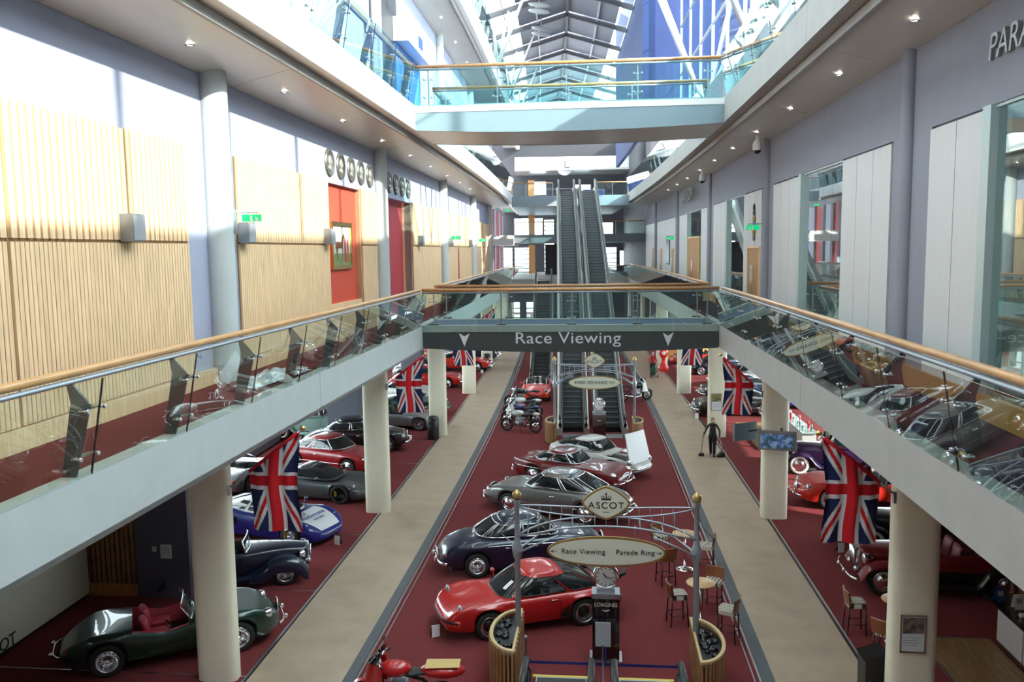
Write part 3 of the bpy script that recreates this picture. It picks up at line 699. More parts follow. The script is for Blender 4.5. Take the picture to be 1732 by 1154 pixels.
def wheel_mesh(r, w, style):
    key = (round(r, 3), w, style)
    if key in WM: return WM[key]
    ri = r*.66 if style in ('wire', 'whitewall', 'cap') else r*.72
    ty = MB().lathe([(ri, -w/2), (r*.93, -w/2), (r, -w*.36), (r, w*.36), (r*.93, w/2), (ri, w/2), (ri*.97, w*.3), (ri*.95, -w*.45)], axis='y', n=28)
    rim = MB(); f = w/2
    rim.lathe([(ri, f*.9), (ri*1.03, f*1.05), (ri*.93, f*.9), (ri*.88, f*.2), (ri*.86, -f*.3), (0, -f*.3)], axis='y', n=28)
    if style == 'wire':
        for k in range(28):
            t = 2*pi*k/28; t2 = t+(.25 if k % 2 else -.25)
            rim.tube([(ri*.18*cos(t2), f*.9, ri*.18*sin(t2)), (ri*.9*cos(t), f*.3, ri*.9*sin(t))], .006, n=3)
        rim.lathe([(0, f*1.35), (ri*.16, f*1.2), (ri*.2, f*.5)], axis='y', n=12)
        mm = chrome
    elif style == 'alloy5':
        for k in range(5):
            t = 2*pi*k/5; c, s_ = cos(t), sin(t); p = (-s_, c)
            vs = []
            for rr_, hw_, y in ((ri*.1, ri*.16, f*.7), (ri*.92, ri*.15, f*.95)):
                for sg in (-1, 1): vs += [(c*rr_+p[0]*hw_*sg, y, s_*rr_+p[1]*hw_*sg), (c*rr_+p[0]*hw_*sg, y-.03, s_*rr_+p[1]*hw_*sg)]
            rim.add(vs, [[0, 2, 6, 4], [1, 5, 7, 3], [0, 4, 5, 1], [2, 3, 7, 6]], False)
        rim.lathe([(0, f*.95), (ri*.2, f*.85), (ri*.22, f*.5)], axis='y', n=12); mm = mat('alloy wheel', (.55, .56, .58), .25, .9)
    elif style == 'fuchs':
        rim.lathe([(ri*.82, f*.2), (ri*.2, f*.45), (0, f*.5)], axis='y', n=20); mm = mat('polished rim', (.7, .7, .72), .15, 1)
    elif style == 'black':
        for k in range(10):
            t = 2*pi*k/10; rim.tube([(ri*.15*cos(t), f*.7, ri*.15*sin(t)), (ri*.92*cos(t+.1), f*.9, ri*.92*sin(t+.1))], .016, n=4)
        mm = mat('black rim', (.02, .02, .02), .3, .6)
    else:
        rim.lathe([(ri*.86, f*.6), (ri*.6, f*.75), (ri*.55, f*1.0), (ri*.3, f*1.2), (0, f*1.25)], axis='y', n=24); mm = chrome
    out = []
    lst = [(ty, rubber, 'tyre'), (rim, mm, 'rim')]
    if style == 'whitewall': lst.append((MB().lathe([(ri*1.04, f*1.02), (ri*1.36, f*1.04), (ri*1.38, f*.98)], axis='y', n=28), white, 'white_sidewall'))
    if style == 'fuchs': lst.append((MB().lathe([(0, f*.62), (ri*.6, f*.55), (ri*.66, f*.3)], axis='y', n=20), blackp, 'hub'))
    for mb, m_, nm in lst:
        me = bpy.data.meshes.new(nm); me.from_pydata([tuple(p) for p in mb.v], [], mb.f); me.materials.append(m_)
        me.polygons.foreach_set('use_smooth', mb.sm); b = bmesh.new(); b.from_mesh(me); bmesh.ops.recalc_face_normals(b, faces=b.faces); b.to_mesh(me); b.free()
        out.append((nm, me))
    WM[key] = out; return out
def put_wheel(car, x, y, r, w, style):
    parts = wheel_mesh(r, w, style); o = None
    for nm, me in parts:
        q = bpy.data.objects.new('wheel' if o is None else nm, me); COL.objects.link(q)
        if o is None:
            o = q; q.parent = car; q.location = (x, y, r); q.rotation_euler = (0, 0, 0 if y > 0 else pi)
        else: q.parent = o
    return o

def car(sp, label, cat='car', group=None, at=None):
    """sp: dict describing the body. x forward. at=(front contact, rear contact, side) or (u,s,heading)"""
    xf, xr, r, ww = sp['xf'], sp['xr'], sp['r'], sp.get('ww', .19)
    tw = sp['tw']                      # half track (tyre centre)
    if len(at) == 3 and hasattr(at[0], '__len__'):
        (uf, sf), (ur_, sr), side = at
        hu, hs = uf-ur_, sf-sr; d = sqrt(hu*hu+hs*hs); hu /= d; hs /= d
        n = (-hs, hu)                  # left of heading
        q_ = CS; cu = (uf+ur_)/2-side*(tw+ww/2)*n[0]*q_-hu*(xf+xr)/2*q_; cs_ = (sf+sr)/2-side*(tw+ww/2)*n[1]*q_-hs*(xf+xr)/2*q_
        ang = atan2(hs, hu)
    else: cu, cs_, ang = at
    e = empty('car', cu, cs_, 0, ang, label=label, cat=cat, group=group); e.scale = tuple(a*CS for a in sp.get('scale', (1, 1, 1)))
    B = lambda nm, mb, m, par=None, **k: build(nm, mb, m, par or e, warp=False, **k)
    body = sp['paint']
    Wp, ZS, ZC, ZB = sp['w'], sp['zs'], sp['zc'], sp['zb']
    x0, x1 = Wp[0][0], Wp[-1][0]; Ra = r*1.13
    st = [x0+(x1-x0)*i/46 for i in range(47)]
    if not sp.get('noarch'):
        for xw in (xf, xr): st += [xw+Ra*cos(pi*k/12) for k in range(13)]+[xw+Ra*1.02, xw-Ra*1.02]
    op = sp.get('open')
    if op: st += [op[0], op[0]+.02, op[1], op[1]-.02]
    st = sorted(st); st = [a for i, a in enumerate(st) if i == 0 or a-st[i-1] > .004]
    def arch(x):
        z = 0
        for xw in (xf, xr):
            if abs(x-xw) < Ra and not sp.get('noarch'):
                z = max(z, r+sqrt(max(0, Ra*Ra-(x-xw)**2)))
        return z
    fl = sp.get('flare', .03)
    def side_y(x, t):
        w = interp(Wp, x); y = w*(1-.10*(1-t)**2.5-.06*t**3)
        for xw in (xf, xr): y += fl*math.exp(-((x-xw)/(Ra*.9))**2)*(1-abs(2*t-.9)) if t < .95 else 0
        return y
    T = [0, .12, .3, .5, .7, .85, .95]
    VT = [.93, .86, .72, .5, .25, 0]
    pw = sp.get('crown', 2.0)
    m = MB(); rows = len(T)+len(VT); vs = []
    def section(x):
        w = interp(Wp, x); zs = interp(ZS, x); zc = interp(ZC, x); b = max(interp(ZB, x), arch(x)); b = min(b, zs-.03); P = []
        for t in T: P.append((side_y(x, t), b+(zs-.035-b)*t))
        for v in VT:
            y = w*.97*v; f = (v/.93)**pw if zs > zc else 1-sqrt(max(0, 1-(v/.93)**2.2))*1.0
            P.append((y, zc+(zs-zc)*f))
        return P
    secs = [section(x) for x in st]
    for sg in (1, -1):
        vs = [(x, sg*y, z) for x, P in zip(st, secs) for y, z in P]
        fs = []
        for i in range(len(st)-1):
            for k in range(rows-1):
                if op and k >= len(T) and st[i] >= op[0]-.001 and st[i+1] <= op[1]+.001: continue
                fs.append([i*rows+k, (i+1)*rows+k, (i+1)*rows+k+1, i*rows+k+1])
        n = len(st)-1
        vs += [(st[0], 0, interp(ZB, x0)), (st[n], 0, interp(ZB, x1))]
        a = list(range(rows)); fs += [a+[len(vs)-2], [n*rows+k for k in range(rows)]+[len(vs)-1]]
        m.add(vs, fs, True)
    bo = B('body', m, body)
    two = sp.get('lower')       # second colour on the sides
    B('underbody', MB().box(x0+.25, x1-.25, -interp(Wp, 0)*.66, interp(Wp, 0)*.66, min(r*.55, .22), interp(ZS, (xf+xr)/2)*.62), blackp)
    if not sp.get('noarch'):
        B('sill', MB().box(xr+Ra, xf-Ra, -interp(Wp, 0)*.86, interp(Wp, 0)*.86, interp(ZB, 0)-.03, interp(ZB, 0)+.08), sp.get('sill', blackp))
    for xw in (xf, xr):
        for sg in (1, -1): put_wheel(e, xw, sg*tw, r, ww, sp['wheel'])
    # shut lines
    for xd in sp.get('doors', ()):
        for sg in (1, -1):
            pts = []
            for t in (.05, .3, .5, .7, .9):
                b = interp(ZB, xd); z = b+(interp(ZS, xd)-.035-b)*t; pts.append((xd, sg*(side_y(xd, t)+.001), z))
            B('shut_line', MB().tube(pts, .006, n=4), blackp)
    if sp.get('chromeline'):
        t0, xa, xb = sp['chromeline']
        for sg in (1, -1):
            pts = []
            for i in range(13):
                x = xa+(xb-xa)*i/12; b = interp(ZB, x); pts.append((x, sg*(side_y(x, t0)+.004), b+(interp(ZS, x)-.035-b)*t0))
            B('side_trim', MB().tube(pts, .012, n=4), sp.get('trimm', chrome))
    if two:
        t0, t1, xa, xb, mm = two
        for sg in (1, -1):
            def fn(a, c):
                x = xa+(xb-xa)*a; t = t0+(t1-t0)*c; b = max(interp(ZB, x), arch(x)); return (x, sg*(side_y(x, t)+.006), b+(interp(ZS, x)-.035-b)*t)
            B('side_panel', MB().grid(fn, 24, 4), mm)
    # greenhouse
    cb = sp.get('cabin')
    if cb:
        xA, xB, xC, xD, hbA, hbD, hr, wb, wr = cb['g']; ne, nr = cb.get('n', (5, 4.5)); bul = cb.get('bulge', .03)
        N = 64
        def ring(t, ph):
            n_ = ne+(nr-ne)*t
            c, s_ = cos(ph), sin(ph)
            ex = math.copysign(abs(c)**(2/n_), c); ey = math.copysign(abs(s_)**(2/n_), s_)
            xf0, xr0 = xA+(xB-xA)*t, xD+(xC-xD)*t
            cx = (xf0+xr0)/2; ax = (xf0-xr0)/2; w = wb+(wr-wb)*t+bul*sin(pi*t)
            x = cx+ax*ex+bul*sin(pi*t)*ex; y = w*ey
            zb_ = hbD+(hbA-hbD)*max(0, min(1, (x-xD)/(xA-xD)))
            z = zb_+(hr-.05-zb_)*(1-(1-t)**1.12)
            # windscreen drops forward at the centre
            return Vector((x, y, z))
        def roof(a, b):
            ph = 2*pi*a; p = ring(1, ph); q = b
            cx = (xB+xC)/2
            k = cos(q*pi/2)
            return Vector((cx+(p.x-cx)*k, p.y*k, p.z+.05*sin(q*pi/2)**.7*1.0+cb.get('dome', .02)*sin(q*pi/2)))
        gm = MB().grid(lambda a, b: ring(b, 2*pi*a), N, 8, True, cu=True).grid(roof, N, 8, True, cu=True)
        B('roof', gm, cb.get('m', body))
        def patch(nm, p0, p1, t0, t1, mm, off=.007, trim=None, nn=12, skew=0):
            def fn(a, b):
                ph = p0+(p1-p0)*a; t = t0+(t1-t0)*b
                ph2 = ph+skew*(b-.5)
                p = ring(t, ph2); q1 = ring(t, ph2+.01)-ring(t, ph2-.01); q2 = ring(min(1, t+.01), ph2)-ring(max(0, t-.01), ph2)
                nn_ = q1.cross(q2)
                if nn_.length > 1e-9: nn_.normalize()
                if nn_.dot(p-Vector(((xA+xD)/2, 0, p.z))) < 0: nn_ = -nn_
                return p+nn_*off
            o = B(nm, MB().grid(fn, nn, 6), mm)
            if trim:
                pts = [fn(i/nn, 0) for i in range(nn+1)]+[fn(1, i/6) for i in range(1, 7)]+[fn(1-i/nn, 1) for i in range(1, nn+1)]+[fn(0, 1-i/6) for i in range(1, 7)]
                B('window_trim', MB().tube(pts, .012, n=5, cap=False), trim, o)
            return o
        tr = cb.get('trim'); tt = cb.get('t', (.08, .9)); gl = cb.get('glass', dglass)
        # angle for a given fraction of width / length
        def phx(x, t=.5):   # side angle whose ring x equals x
            lo, hi = 0.02, pi-.02
            for _ in range(40):
                mid = (lo+hi)/2
                if ring(t, mid).x > x: lo = mid
                else: hi = mid
            return (lo+hi)/2
        fa = cb.get('fa', .93); 
        pf = math.asin(min(1, fa**(ne/2)))
        patch('windscreen', -pf, pf, tt[0], tt[1], gl, trim=tr, nn=16)
        pr_ = math.asin(min(1, cb.get('ra', .88)**(ne/2)))
        if cb.get('rear', True): patch('rear_window', pi-pr_, pi+pr_, cb.get('tr', tt)[0], cb.get('tr', tt)[1], gl, trim=tr, nn=16)
        for (xa, xb) in cb['win']:
            a, b = phx(xa), phx(xb)
            for sg in (1, -1): patch('side_window', sg*a, sg*b, cb.get('ts', tt)[0], cb.get('ts', tt)[1], gl, trim=tr, nn=10)
        if cb.get('card'):
            patch('price_card', cb['card'][0], cb['card'][1], .3, .62, white, off=.02, nn=3)
    if op:
        xa, xb, yc, zf, mi = op[0], op[1], op[2], op[3], op[4]
        m = MB(); k0 = len(T)
        L = [(x, P[k0][0], P[k0][1]) for x, P in zip(st, secs) if xa-.001 <= x <= xb+.001]
        n = len(L)
        for sg in (1, -1):
            vs = [(x, sg*y, z+.004) for x, y, z in L]+[(x, sg*y*.93, z+.015) for x, y, z in L]+[(x, sg*y*.88, zf) for x, y, z in L]
            m.add(vs, [[j*n+i, j*n+i+1, (j+1)*n+i+1, (j+1)*n+i] for j in range(2) for i in range(n-1)], True)
        w_ = L[0][1]
        m.box(xa, xb, -w_*.9, w_*.9, zf-.02, zf)
        zt0, zt1 = interp(ZC, xa), interp(ZC, xb)
        m.add([(xa, -w_, zf), (xa, w_, zf), (xa, w_, L[0][2]), (xa, 0, zt0), (xa, -w_, L[0][2])], [[0, 1, 2, 3, 4]])
        m.add([(xb, -w_, zf), (xb, w_, zf), (xb, L[-1][1], L[-1][2]), (xb, 0, zt1), (xb, -L[-1][1], L[-1][2])], [[0, 1, 2, 3, 4]])
        B('cockpit', m, mi)
        for (sx, hh) in sp.get('seats', ((xa+.45, .95),)):
            for sg in (1, -1):
                s_ = B('seat', MB().grid(lambda a, b: Vector((sx-.12*b-.10*cos(2*pi*a)*(1-.3*b), sg*w_*.44+.24*sin(2*pi*a), zf+.15+(hh-zf-.15)*sin(b*pi/2)))if b < 1 else Vector((sx-.12, sg*w_*.44, hh+.01)), 14, 8, True, cu=True).box(sx, sx+.45, sg*w_*.44-.23, sg*w_*.44+.23, zf+.08, zf+.26), mi)
        # steering wheel
        yw = sp.get('steer', -.35); xw_ = xb-.38
        pts = [(xw_-.09*sin(t), yw+.19*cos(t), interp(ZS, xw_)-.06+.17*sin(t)) for t in [2*pi*i/20 for i in range(21)]]
        B('steering_wheel', MB().tube(pts, .013, n=5, cap=False).tube([(xw_, yw, interp(ZS, xw_)-.06), (xw_+.35, yw, interp(ZS, xw_)-.2)], .02, n=6).tube([pts[0], pts[10]], .008, n=4), blackp)
        if sp.get('screen'):
            sx0, sw, sh, rk = sp['screen']
            zc0 = interp(ZC, sx0)
            def fs_(a, b, o_=0):
                y = sw*(2*a-1); return Vector((sx0-.09*(abs(2*a-1)**2.2)-rk*b+o_, y*(1-.08*b), zc0-.05*abs(2*a-1)**2-.0+sh*b*(1-.12*abs(2*a-1)**3)))
            g = B('windscreen', MB().grid(lambda a, b: fs_(a, b), 14, 4), glassV)
            pts = [fs_(i/14, 1) for i in range(15)]
            pts = [fs_(0, 0), fs_(0, .5)]+pts+[fs_(1, .5), fs_(1, 0)]
            B('windscreen_frame', MB().tube(pts, .017, n=6).tube([fs_(i/14, 0) for i in range(15)], .018, n=6), chrome, g)
    # lamps
    for l in sp.get('lamps', ()):
        x, y, z, rr_, kd = l[:5]; ti = l[5] if len(l) > 5 else 0
        for sg in (1, -1):
            d = 1 if x > 0 else -1
            if kd == 'round':
                o = B('headlamp' if d > 0 else 'rear_lamp', MB().lathe([(rr_*1.15, -.10*d), (rr_*1.15, 0), (rr_, .025*d), (rr_*.95, .015*d)], (x, sg*y, z), axis='x', n=20), chrome)
                B('lens', MB().lathe([(rr_*.97, .012*d), (rr_*.6, .045*d), (0, .055*d)], (x, sg*y, z), axis='x', n=20), lglass if d > 0 else redl, o)
            elif kd == 'tilt':
                o = B('headlamp', MB().ball((x, sg*y, z), (rr_*.45, rr_, rr_*1.2), 16, 8), lglass)
            elif kd == 'pod':   # free standing vintage lamp
                o = B('headlamp', MB().lathe([(0, -.26), (rr_*.5, -.22), (rr_*.95, -.06), (rr_*1.08, 0), (rr_*1.08, .02), (rr_, .03)], (x, sg*y, z), axis='x', n=20), chrome)
                B('lens', MB().lathe([(rr_, .02), (rr_*.6, .05), (0, .06)], (x, sg*y, z), axis='x', n=20), lglass, o)
            elif kd in ('amber', 'red'):
                B('lamp', MB().ball((x, sg*y, z), (rr_*.6, rr_*1.6, rr_), 12, 8), amber if kd == 'amber' else redl)
    for bp in sp.get('bumpers', ()):
        x, hwid, wrap, z, h, mm = bp[:6]; d = 1 if x > 0 else -1
        pts = []
        for i in range(17):
            t = -1+2*i/16; pts.append((x-d*wrap*abs(t)**3.2, hwid*math.copysign(abs(t)**.85, t), z))
        B('bumper', MB().tube(pts, h, n=8, sx=.5), mm)
        if len(bp) > 6:
            for sg in (1, -1): B('overrider', MB().ball((x+d*.03, sg*bp[6], z+.02), (.05, .035, h*1.9), 10, 8), mm)
    for g in sp.get('grille', ()):
        kd, x, y, z, w_, h_ = g[:6]; mm = g[6] if len(g) > 6 else chrome
        if kd == 'oval':
            o = B('grille', MB().lathe([(0, -.02), (1, -.02)], (0, 0, 0), axis='x', n=24), blackp)
            for v in o.data.vertices: v.co = (x+v.co.x, y+v.co.y*w_/2, z+v.co.z*h_/2)
            pts = [(x, y+w_/2*cos(t), z+h_/2*sin(t)) for t in [2*pi*i/28 for i in range(29)]]
            B('grille_frame', MB().tube(pts, .018, n=6, cap=False), mm, o)
            nb = 9
            mb = MB()
            for i in range(nb):
                yy = -1+2*(i+.5)/nb; hh = sqrt(1-yy*yy); mb.tube([(x+.005, y+yy*w_/2, z-h_/2*hh), (x+.005, y+yy*w_/2, z+h_/2*hh)], .006, n=4)
            B('grille_bars', mb, mm, o)
        elif kd == 'shell':   # upright vintage radiator
            pr = [(-w_/2*.8, 0), (-w_/2, h_*.5), (-w_/2*.85, h_*.88), (0, h_), (w_/2*.85, h_*.88), (w_/2, h_*.5), (w_/2*.8, 0)]
            o = B('radiator_shell', MB().prism([(y+a, z+b) for a, b in pr], x-.12, x, axis='x'), mm)
            mb = MB()
            for i in range(11):
                yy = (-1+2*(i+.5)/11)*.82; mb.tube([(x+.012, y+yy*w_/2, z+h_*.06), (x+.03, y+yy*w_/2, z+h_*(.9-.12*abs(yy)))], .009, n=4)
            B('radiator_slats', mb, mm, o)
            B('radiator_core', MB().prism([(y+a*.86, z+.03+b*.92) for a, b in pr], x, x+.006, axis='x'), blackp, o)
            B('mascot', MB().ball((x-.05, y, z+h_+.03), .035, 10, 8), mm, o)
        else:
            o = B('grille', MB().box(x-.03, x, y-w_/2, y+w_/2, z, z+h_), blackp)
            B('grille_frame', MB().tube([(x, y-w_/2, z), (x, y+w_/2, z), (x, y+w_/2, z+h_), (x, y-w_/2, z+h_), (x, y-w_/2, z)], .012, n=5), mm, o)
            mb = MB()
            for i in range(5): mb.tube([(x+.004, y-w_/2, z+h_*(i+.5)/5), (x+.004, y+w_/2, z+h_*(i+.5)/5)], .006, n=4)
            B('grille_bars', mb, mm, o)
    for p in sp.get('plates', ()):
        x, z, mm = p; d = 1 if x > 0 else -1
        B('number_plate', MB().box(x-.008, x+.008, -.26, .26, z-.055, z+.055), mm)
    for h in sp.get('handles', ()):
        x, z = h
        for sg in (1, -1): y = side_y(x, .75); B('door_handle', MB().tube([(x-.07, sg*(y+.02), z), (x+.07, sg*(y+.02), z)], .013, n=6), chrome)
    if sp.get('mirror'):
        x, z, mm = sp['mirror']
        for sg in (1, -1):
            y = interp(Wp, x)
            B('mirror', MB().ball((x, sg*(y+.06), z+.08), (.05, .09, .06), 10, 8).tube([(x, sg*(y-.06), z-.02), (x, sg*(y+.03), z+.06)], .015, n=5), mm)
    # separate vintage wings: list of (profile[(x,ztop)], yin, yout, skirt)
    for wn_ in sp.get('wings', ()):
        P, yi, yo, sk_ = wn_[:4]; mm = wn_[4] if len(wn_) > 4 else body
        xa, xb = P[0][0], P[-1][0]
        for sg in (1, -1):
            def fn(a, b):
                x = xa+(xb-xa)*a; z = interp(P, x)
                b_ = b*5; q = [(0, -.10), (.12, -.02), (.45, .015), (.8, -.01), (1.0, -.09), (1.0, -sk_)]
                i = min(4, int(b_)); f = b_-i
                yy = q[i][0]+(q[i+1][0]-q[i][0])*f; dz = q[i][1]+(q[i+1][1]-q[i][1])*f
                return Vector((x, sg*(yi+(yo-yi)*yy), max(.16, z+dz)))
            B('wing', MB().grid(fn, 30, 10), mm)
    for bx in sp.get('boxes', ()):
        nm, a, mm = bx; B(nm, MB().box(*a), mm)
    return e
NO = []
# ---- body families -------------------------------------------------
def spec(kind, col, **kw):
    s = {}
    if kind == 'rear_engine_coupe':
        s = dict(xf=1.17, xr=-1.10, r=.315, ww=.23, tw=.73, wheel='fuchs', paint=col, flare=.07, crown=2.2,
             w=[(-2.12, .55), (-1.95, .74), (-1.5, .83), (-.8, .85), (0, .82), (.8, .82), (1.3, .83), (1.75, .79), (2.0, .72), (2.12, .60)],
             zs=[(-2.12, .56), (-1.9, .70), (-1.3, .80), (-.6, .80), (.3, .78), (1.0, .80), (1.4, .82), (1.75, .78), (2.0, .64), (2.12, .50)],
             zc=[(-2.12, .58), (-1.9, .74), (-1.3, .84), (-.6, .84), (.5, .82), (.9, .82), (1.4, .72), (1.8, .63), (2.05, .54), (2.12, .48)],
             zb=[(-2.12, .32), (-1.7, .24), (1.7, .22), (2.12, .26)],
             cabin=dict(g=(.92, .20, -.62, -1.78, .80, .80, 1.29, .72, .53), n=(4.2, 3.6), win=((.30, -.52), (-.60, -1.12)), ts=(.10, .84), ra=.72, tr=(.25, .9), trim=blackp, card=(.22, .42)),
             doors=(.55, -.52), lamps=((1.80, .62, .69, .115, 'tilt'), (-2.06, .60, .62, .05, 'red'), (1.98, .52, .42, .05, 'amber')),
             bumpers=((2.14, .80, .30, .40, .11, col), (2.19, .80, .30, .46, .035, blackp), (-2.15, .80, .22, .44, .11, col), (-2.2, .80, .22, .5, .035, blackp)), mirror=(.62, .86, col), handles=((-.35, .72),),
             boxes=(('tail_spoiler', (-2.10, -1.62, -.60, .60, .92, .95), blackp),))
    elif kind == 'saloon':     # rounded 1960s saloon
        s = dict(xf=1.36, xr=-1.36, r=.33, ww=.17, tw=.66, wheel='wire', paint=col, flare=.03, crown=2,
             w=[(-2.28, .42), (-2.1, .62), (-1.6, .74), (-.8, .84), (0, .85), (.8, .83), (1.5, .76), (2.0, .66), (2.25, .45)],
             zs=[(-2.28, .60), (-2.0, .80), (-1.4, .93), (-.5, .95), (.5, .93), (1.3, .90), (1.9, .80), (2.25, .62)],
             zc=[(-2.28, .62), (-2.05, .82), (-1.6, .98), (-1.0, 1.02), (0, 1.0), (.9, 1.0), (1.6, .93), (2.1, .80), (2.25, .66)],
             zb=[(-2.28, .40), (-1.9, .28), (-1.2, .24), (1.2, .24), (1.9, .28), (2.25, .38)],
             cabin=dict(g=(.98, .42, -.68, -1.38, .97, .99, 1.45, .70, .54), n=(3.6, 3.2), bulge=.05, dome=.05, win=((.48, -.10), (-.18, -.98)), ts=(.14, .80), fa=.9, ra=.8, tr=(.15, .85), trim=chrome),
             doors=(.72, -.14), chromeline=(.92, -1.6, 1.7), lamps=((2.12, .56, .66, .10, 'round'), (-2.16, .52, .60, .05, 'red'), (2.22, .30, .50, .06, 'round')),
             bumpers=((2.38, .72, .22, .42, .045, chrome, .25), (-2.38, .72, .22, .42, .045, chrome, .25)), grille=(('oval', 2.26, 0, .60, .36, .40),), handles=((.18, .80), (-.55, .80)), plates=((-2.36, .60, white),))
    elif kind == 'gt':      # 1950s/60s fastback touring coupe
        s = dict(xf=1.28, xr=-1.22, r=.33, ww=.17, tw=.68, wheel='cap', paint=col, flare=.03, crown=2,
             w=[(-2.25, .50), (-2.0, .70), (-1.3, .80), (-.4, .82), (.5, .82), (1.4, .80), (2.0, .72), (2.22, .56)],
             zs=[(-2.25, .62), (-1.9, .80), (-1.2, .90), (-.2, .88), (.7, .86), (1.4, .86), (1.95, .76), (2.22, .60)],
             zc=[(-2.25, .64), (-2.0, .82), (-1.4, .95), (-.3, .96), (.8, .93), (1.5, .86), (2.0, .74), (2.22, .60)],
             zb=[(-2.25, .38), (-1.8, .26), (1.8, .26), (2.22, .36)],
             cabin=dict(g=(.92, .30, -.68, -1.72, .93, .90, 1.40, .70, .53), n=(4, 3.4), bulge=.04, win=((.36, -.36), (-.46, -1.18)), ts=(.12, .84), tr=(.2, .9), trim=chrome),
             doors=(.62, -.42), chromeline=(.35, -1.0, 1.0), lamps=((2.05, .60, .68, .09, 'round'), (-2.18, .56, .62, .05, 'red')),
             bumpers=((2.34, .76, .25, .42, .045, chrome, .3), (-2.36, .76, .25, .42, .045, chrome, .3)), grille=(('oval', 2.22, 0, .56, .62, .28),), handles=((-.2, .76),), mirror=None)
    elif kind == 'wedge':
        s = dict(xf=1.30, xr=-1.25, r=.34, ww=.27, tw=.80, wheel='black', paint=col, flare=.03, crown=1.6,
             w=[(-2.15, .86), (-1.9, .93), (-1.0, .96), (0, .92), (1.0, .93), (1.7, .90), (2.0, .80), (2.2, .5)],
             zs=[(-2.15, .80), (-1.8, .88), (-1.2, .88), (-.3, .76), (.6, .70), (1.3, .72), (1.8, .56), (2.2, .38)],
             zc=[(-2.15, .84), (-1.5, .92), (-.8, .90), (.3, .74), (.9, .66), (1.5, .56), (2.0, .44), (2.2, .36)],
             zb=[(-2.15, .30), (-1.8, .18), (1.8, .15), (2.2, .2)],
             cabin=dict(g=(.98, -.08, -.50, -1.60, .72, .88, 1.14, .74, .50), n=(3.6, 3.2), win=((.2, -.5),), ts=(.15, .85), ra=.6, trim=None, m=col),
             doors=(.75, -.45), lamps=((1.78, .70, .58, .08, 'tilt'),), bumpers=((2.2, .5, .25, .26, .03, blackp),), mirror=(.5, .80, col),
             boxes=(('air_intake', (-.78, -.70, -.97, .97, .50, .70), blackp),)+tuple(('brake_caliper', (x-.20, x-.11, sg*.86-.02, sg*.86+.02, .26, .44), mat('yellow caliper', (.75, .55, .02), .4)) for x in (1.30, -1.25) for sg in (-1, 1)))
    elif kind == 'roadster':   # flowing-wing open two-seater
        s = dict(xf=1.28, xr=-1.32, r=.34, ww=.16, tw=.66, wheel='wire', paint=col, flare=.05, crown=2.4,
             w=[(-2.25, .35), (-2.0, .58), (-1.5, .76), (-.9, .80), (-.2, .74), (.5, .74), (1.2, .80), (1.8, .72), (2.1, .50), (2.2, .3)],
             zs=[(-2.25, .50), (-1.95, .72), (-1.4, .92), (-.8, .86), (-.2, .74), (.4, .84), (1.1, .94), (1.6, .90), (2.0, .72), (2.2, .55)],
             zc=[(-2.25, .52), (-1.9, .76), (-1.3, .92), (-.8, .94), (-.2, .92), (.4, .94), (1.0, .95), (1.7, .88), (2.1, .70), (2.2, .56)],
             zb=[(-2.25, .40), (-1.9, .28), (1.8, .26), (2.2, .36)], open=(-.82, .30, .5, .38, redw2), seats=((-.52, .98),), screen=(.42, .58, .34, .20),
             doors=(.28, -.55), lamps=((1.98, .55, .72, .09, 'round'), (-2.08, .46, .58, .045, 'red')), bumpers=((2.32, .6, .15, .45, .03, chrome, .3), (-2.34, .5, .15, .5, .03, chrome, .3)),
             grille=(('oval', 2.2, 0, .60, .26, .42),))
    elif kind == 'sports':     # modern mid-engined open car
        s = dict(xf=1.2, xr=-1.2, r=.31, ww=.21, tw=.74, wheel='alloy5', paint=col, flare=.03, crown=2,
             w=[(-2.1, .62), (-1.9, .80), (-1.0, .87), (0, .84), (1.0, .86), (1.7, .80), (2.0, .62), (2.12, .4)],
             zs=[(-2.1, .62), (-1.8, .78), (-1.1, .84), (0, .76), (1.0, .76), (1.6, .68), (2.12, .46)],
             zc=[(-2.1, .66), (-1.7, .84), (-1.0, .88), (0, .80), (.8, .78), (1.5, .66), (2.12, .44)],
             zb=[(-2.1, .32), (-1.7, .22), (1.7, .2), (2.12, .25)], open=(-.85, .35, .5, .38, interB), seats=((-.5, 1.0),), screen=(.60, .6, .36, .42),
             doors=(.6, -.45), lamps=((1.85, .62, .60, .10, 'tilt'), (-2.02, .62, .64, .06, 'red')), mirror=(.55, .80, col))
    elif kind == 'vintage':
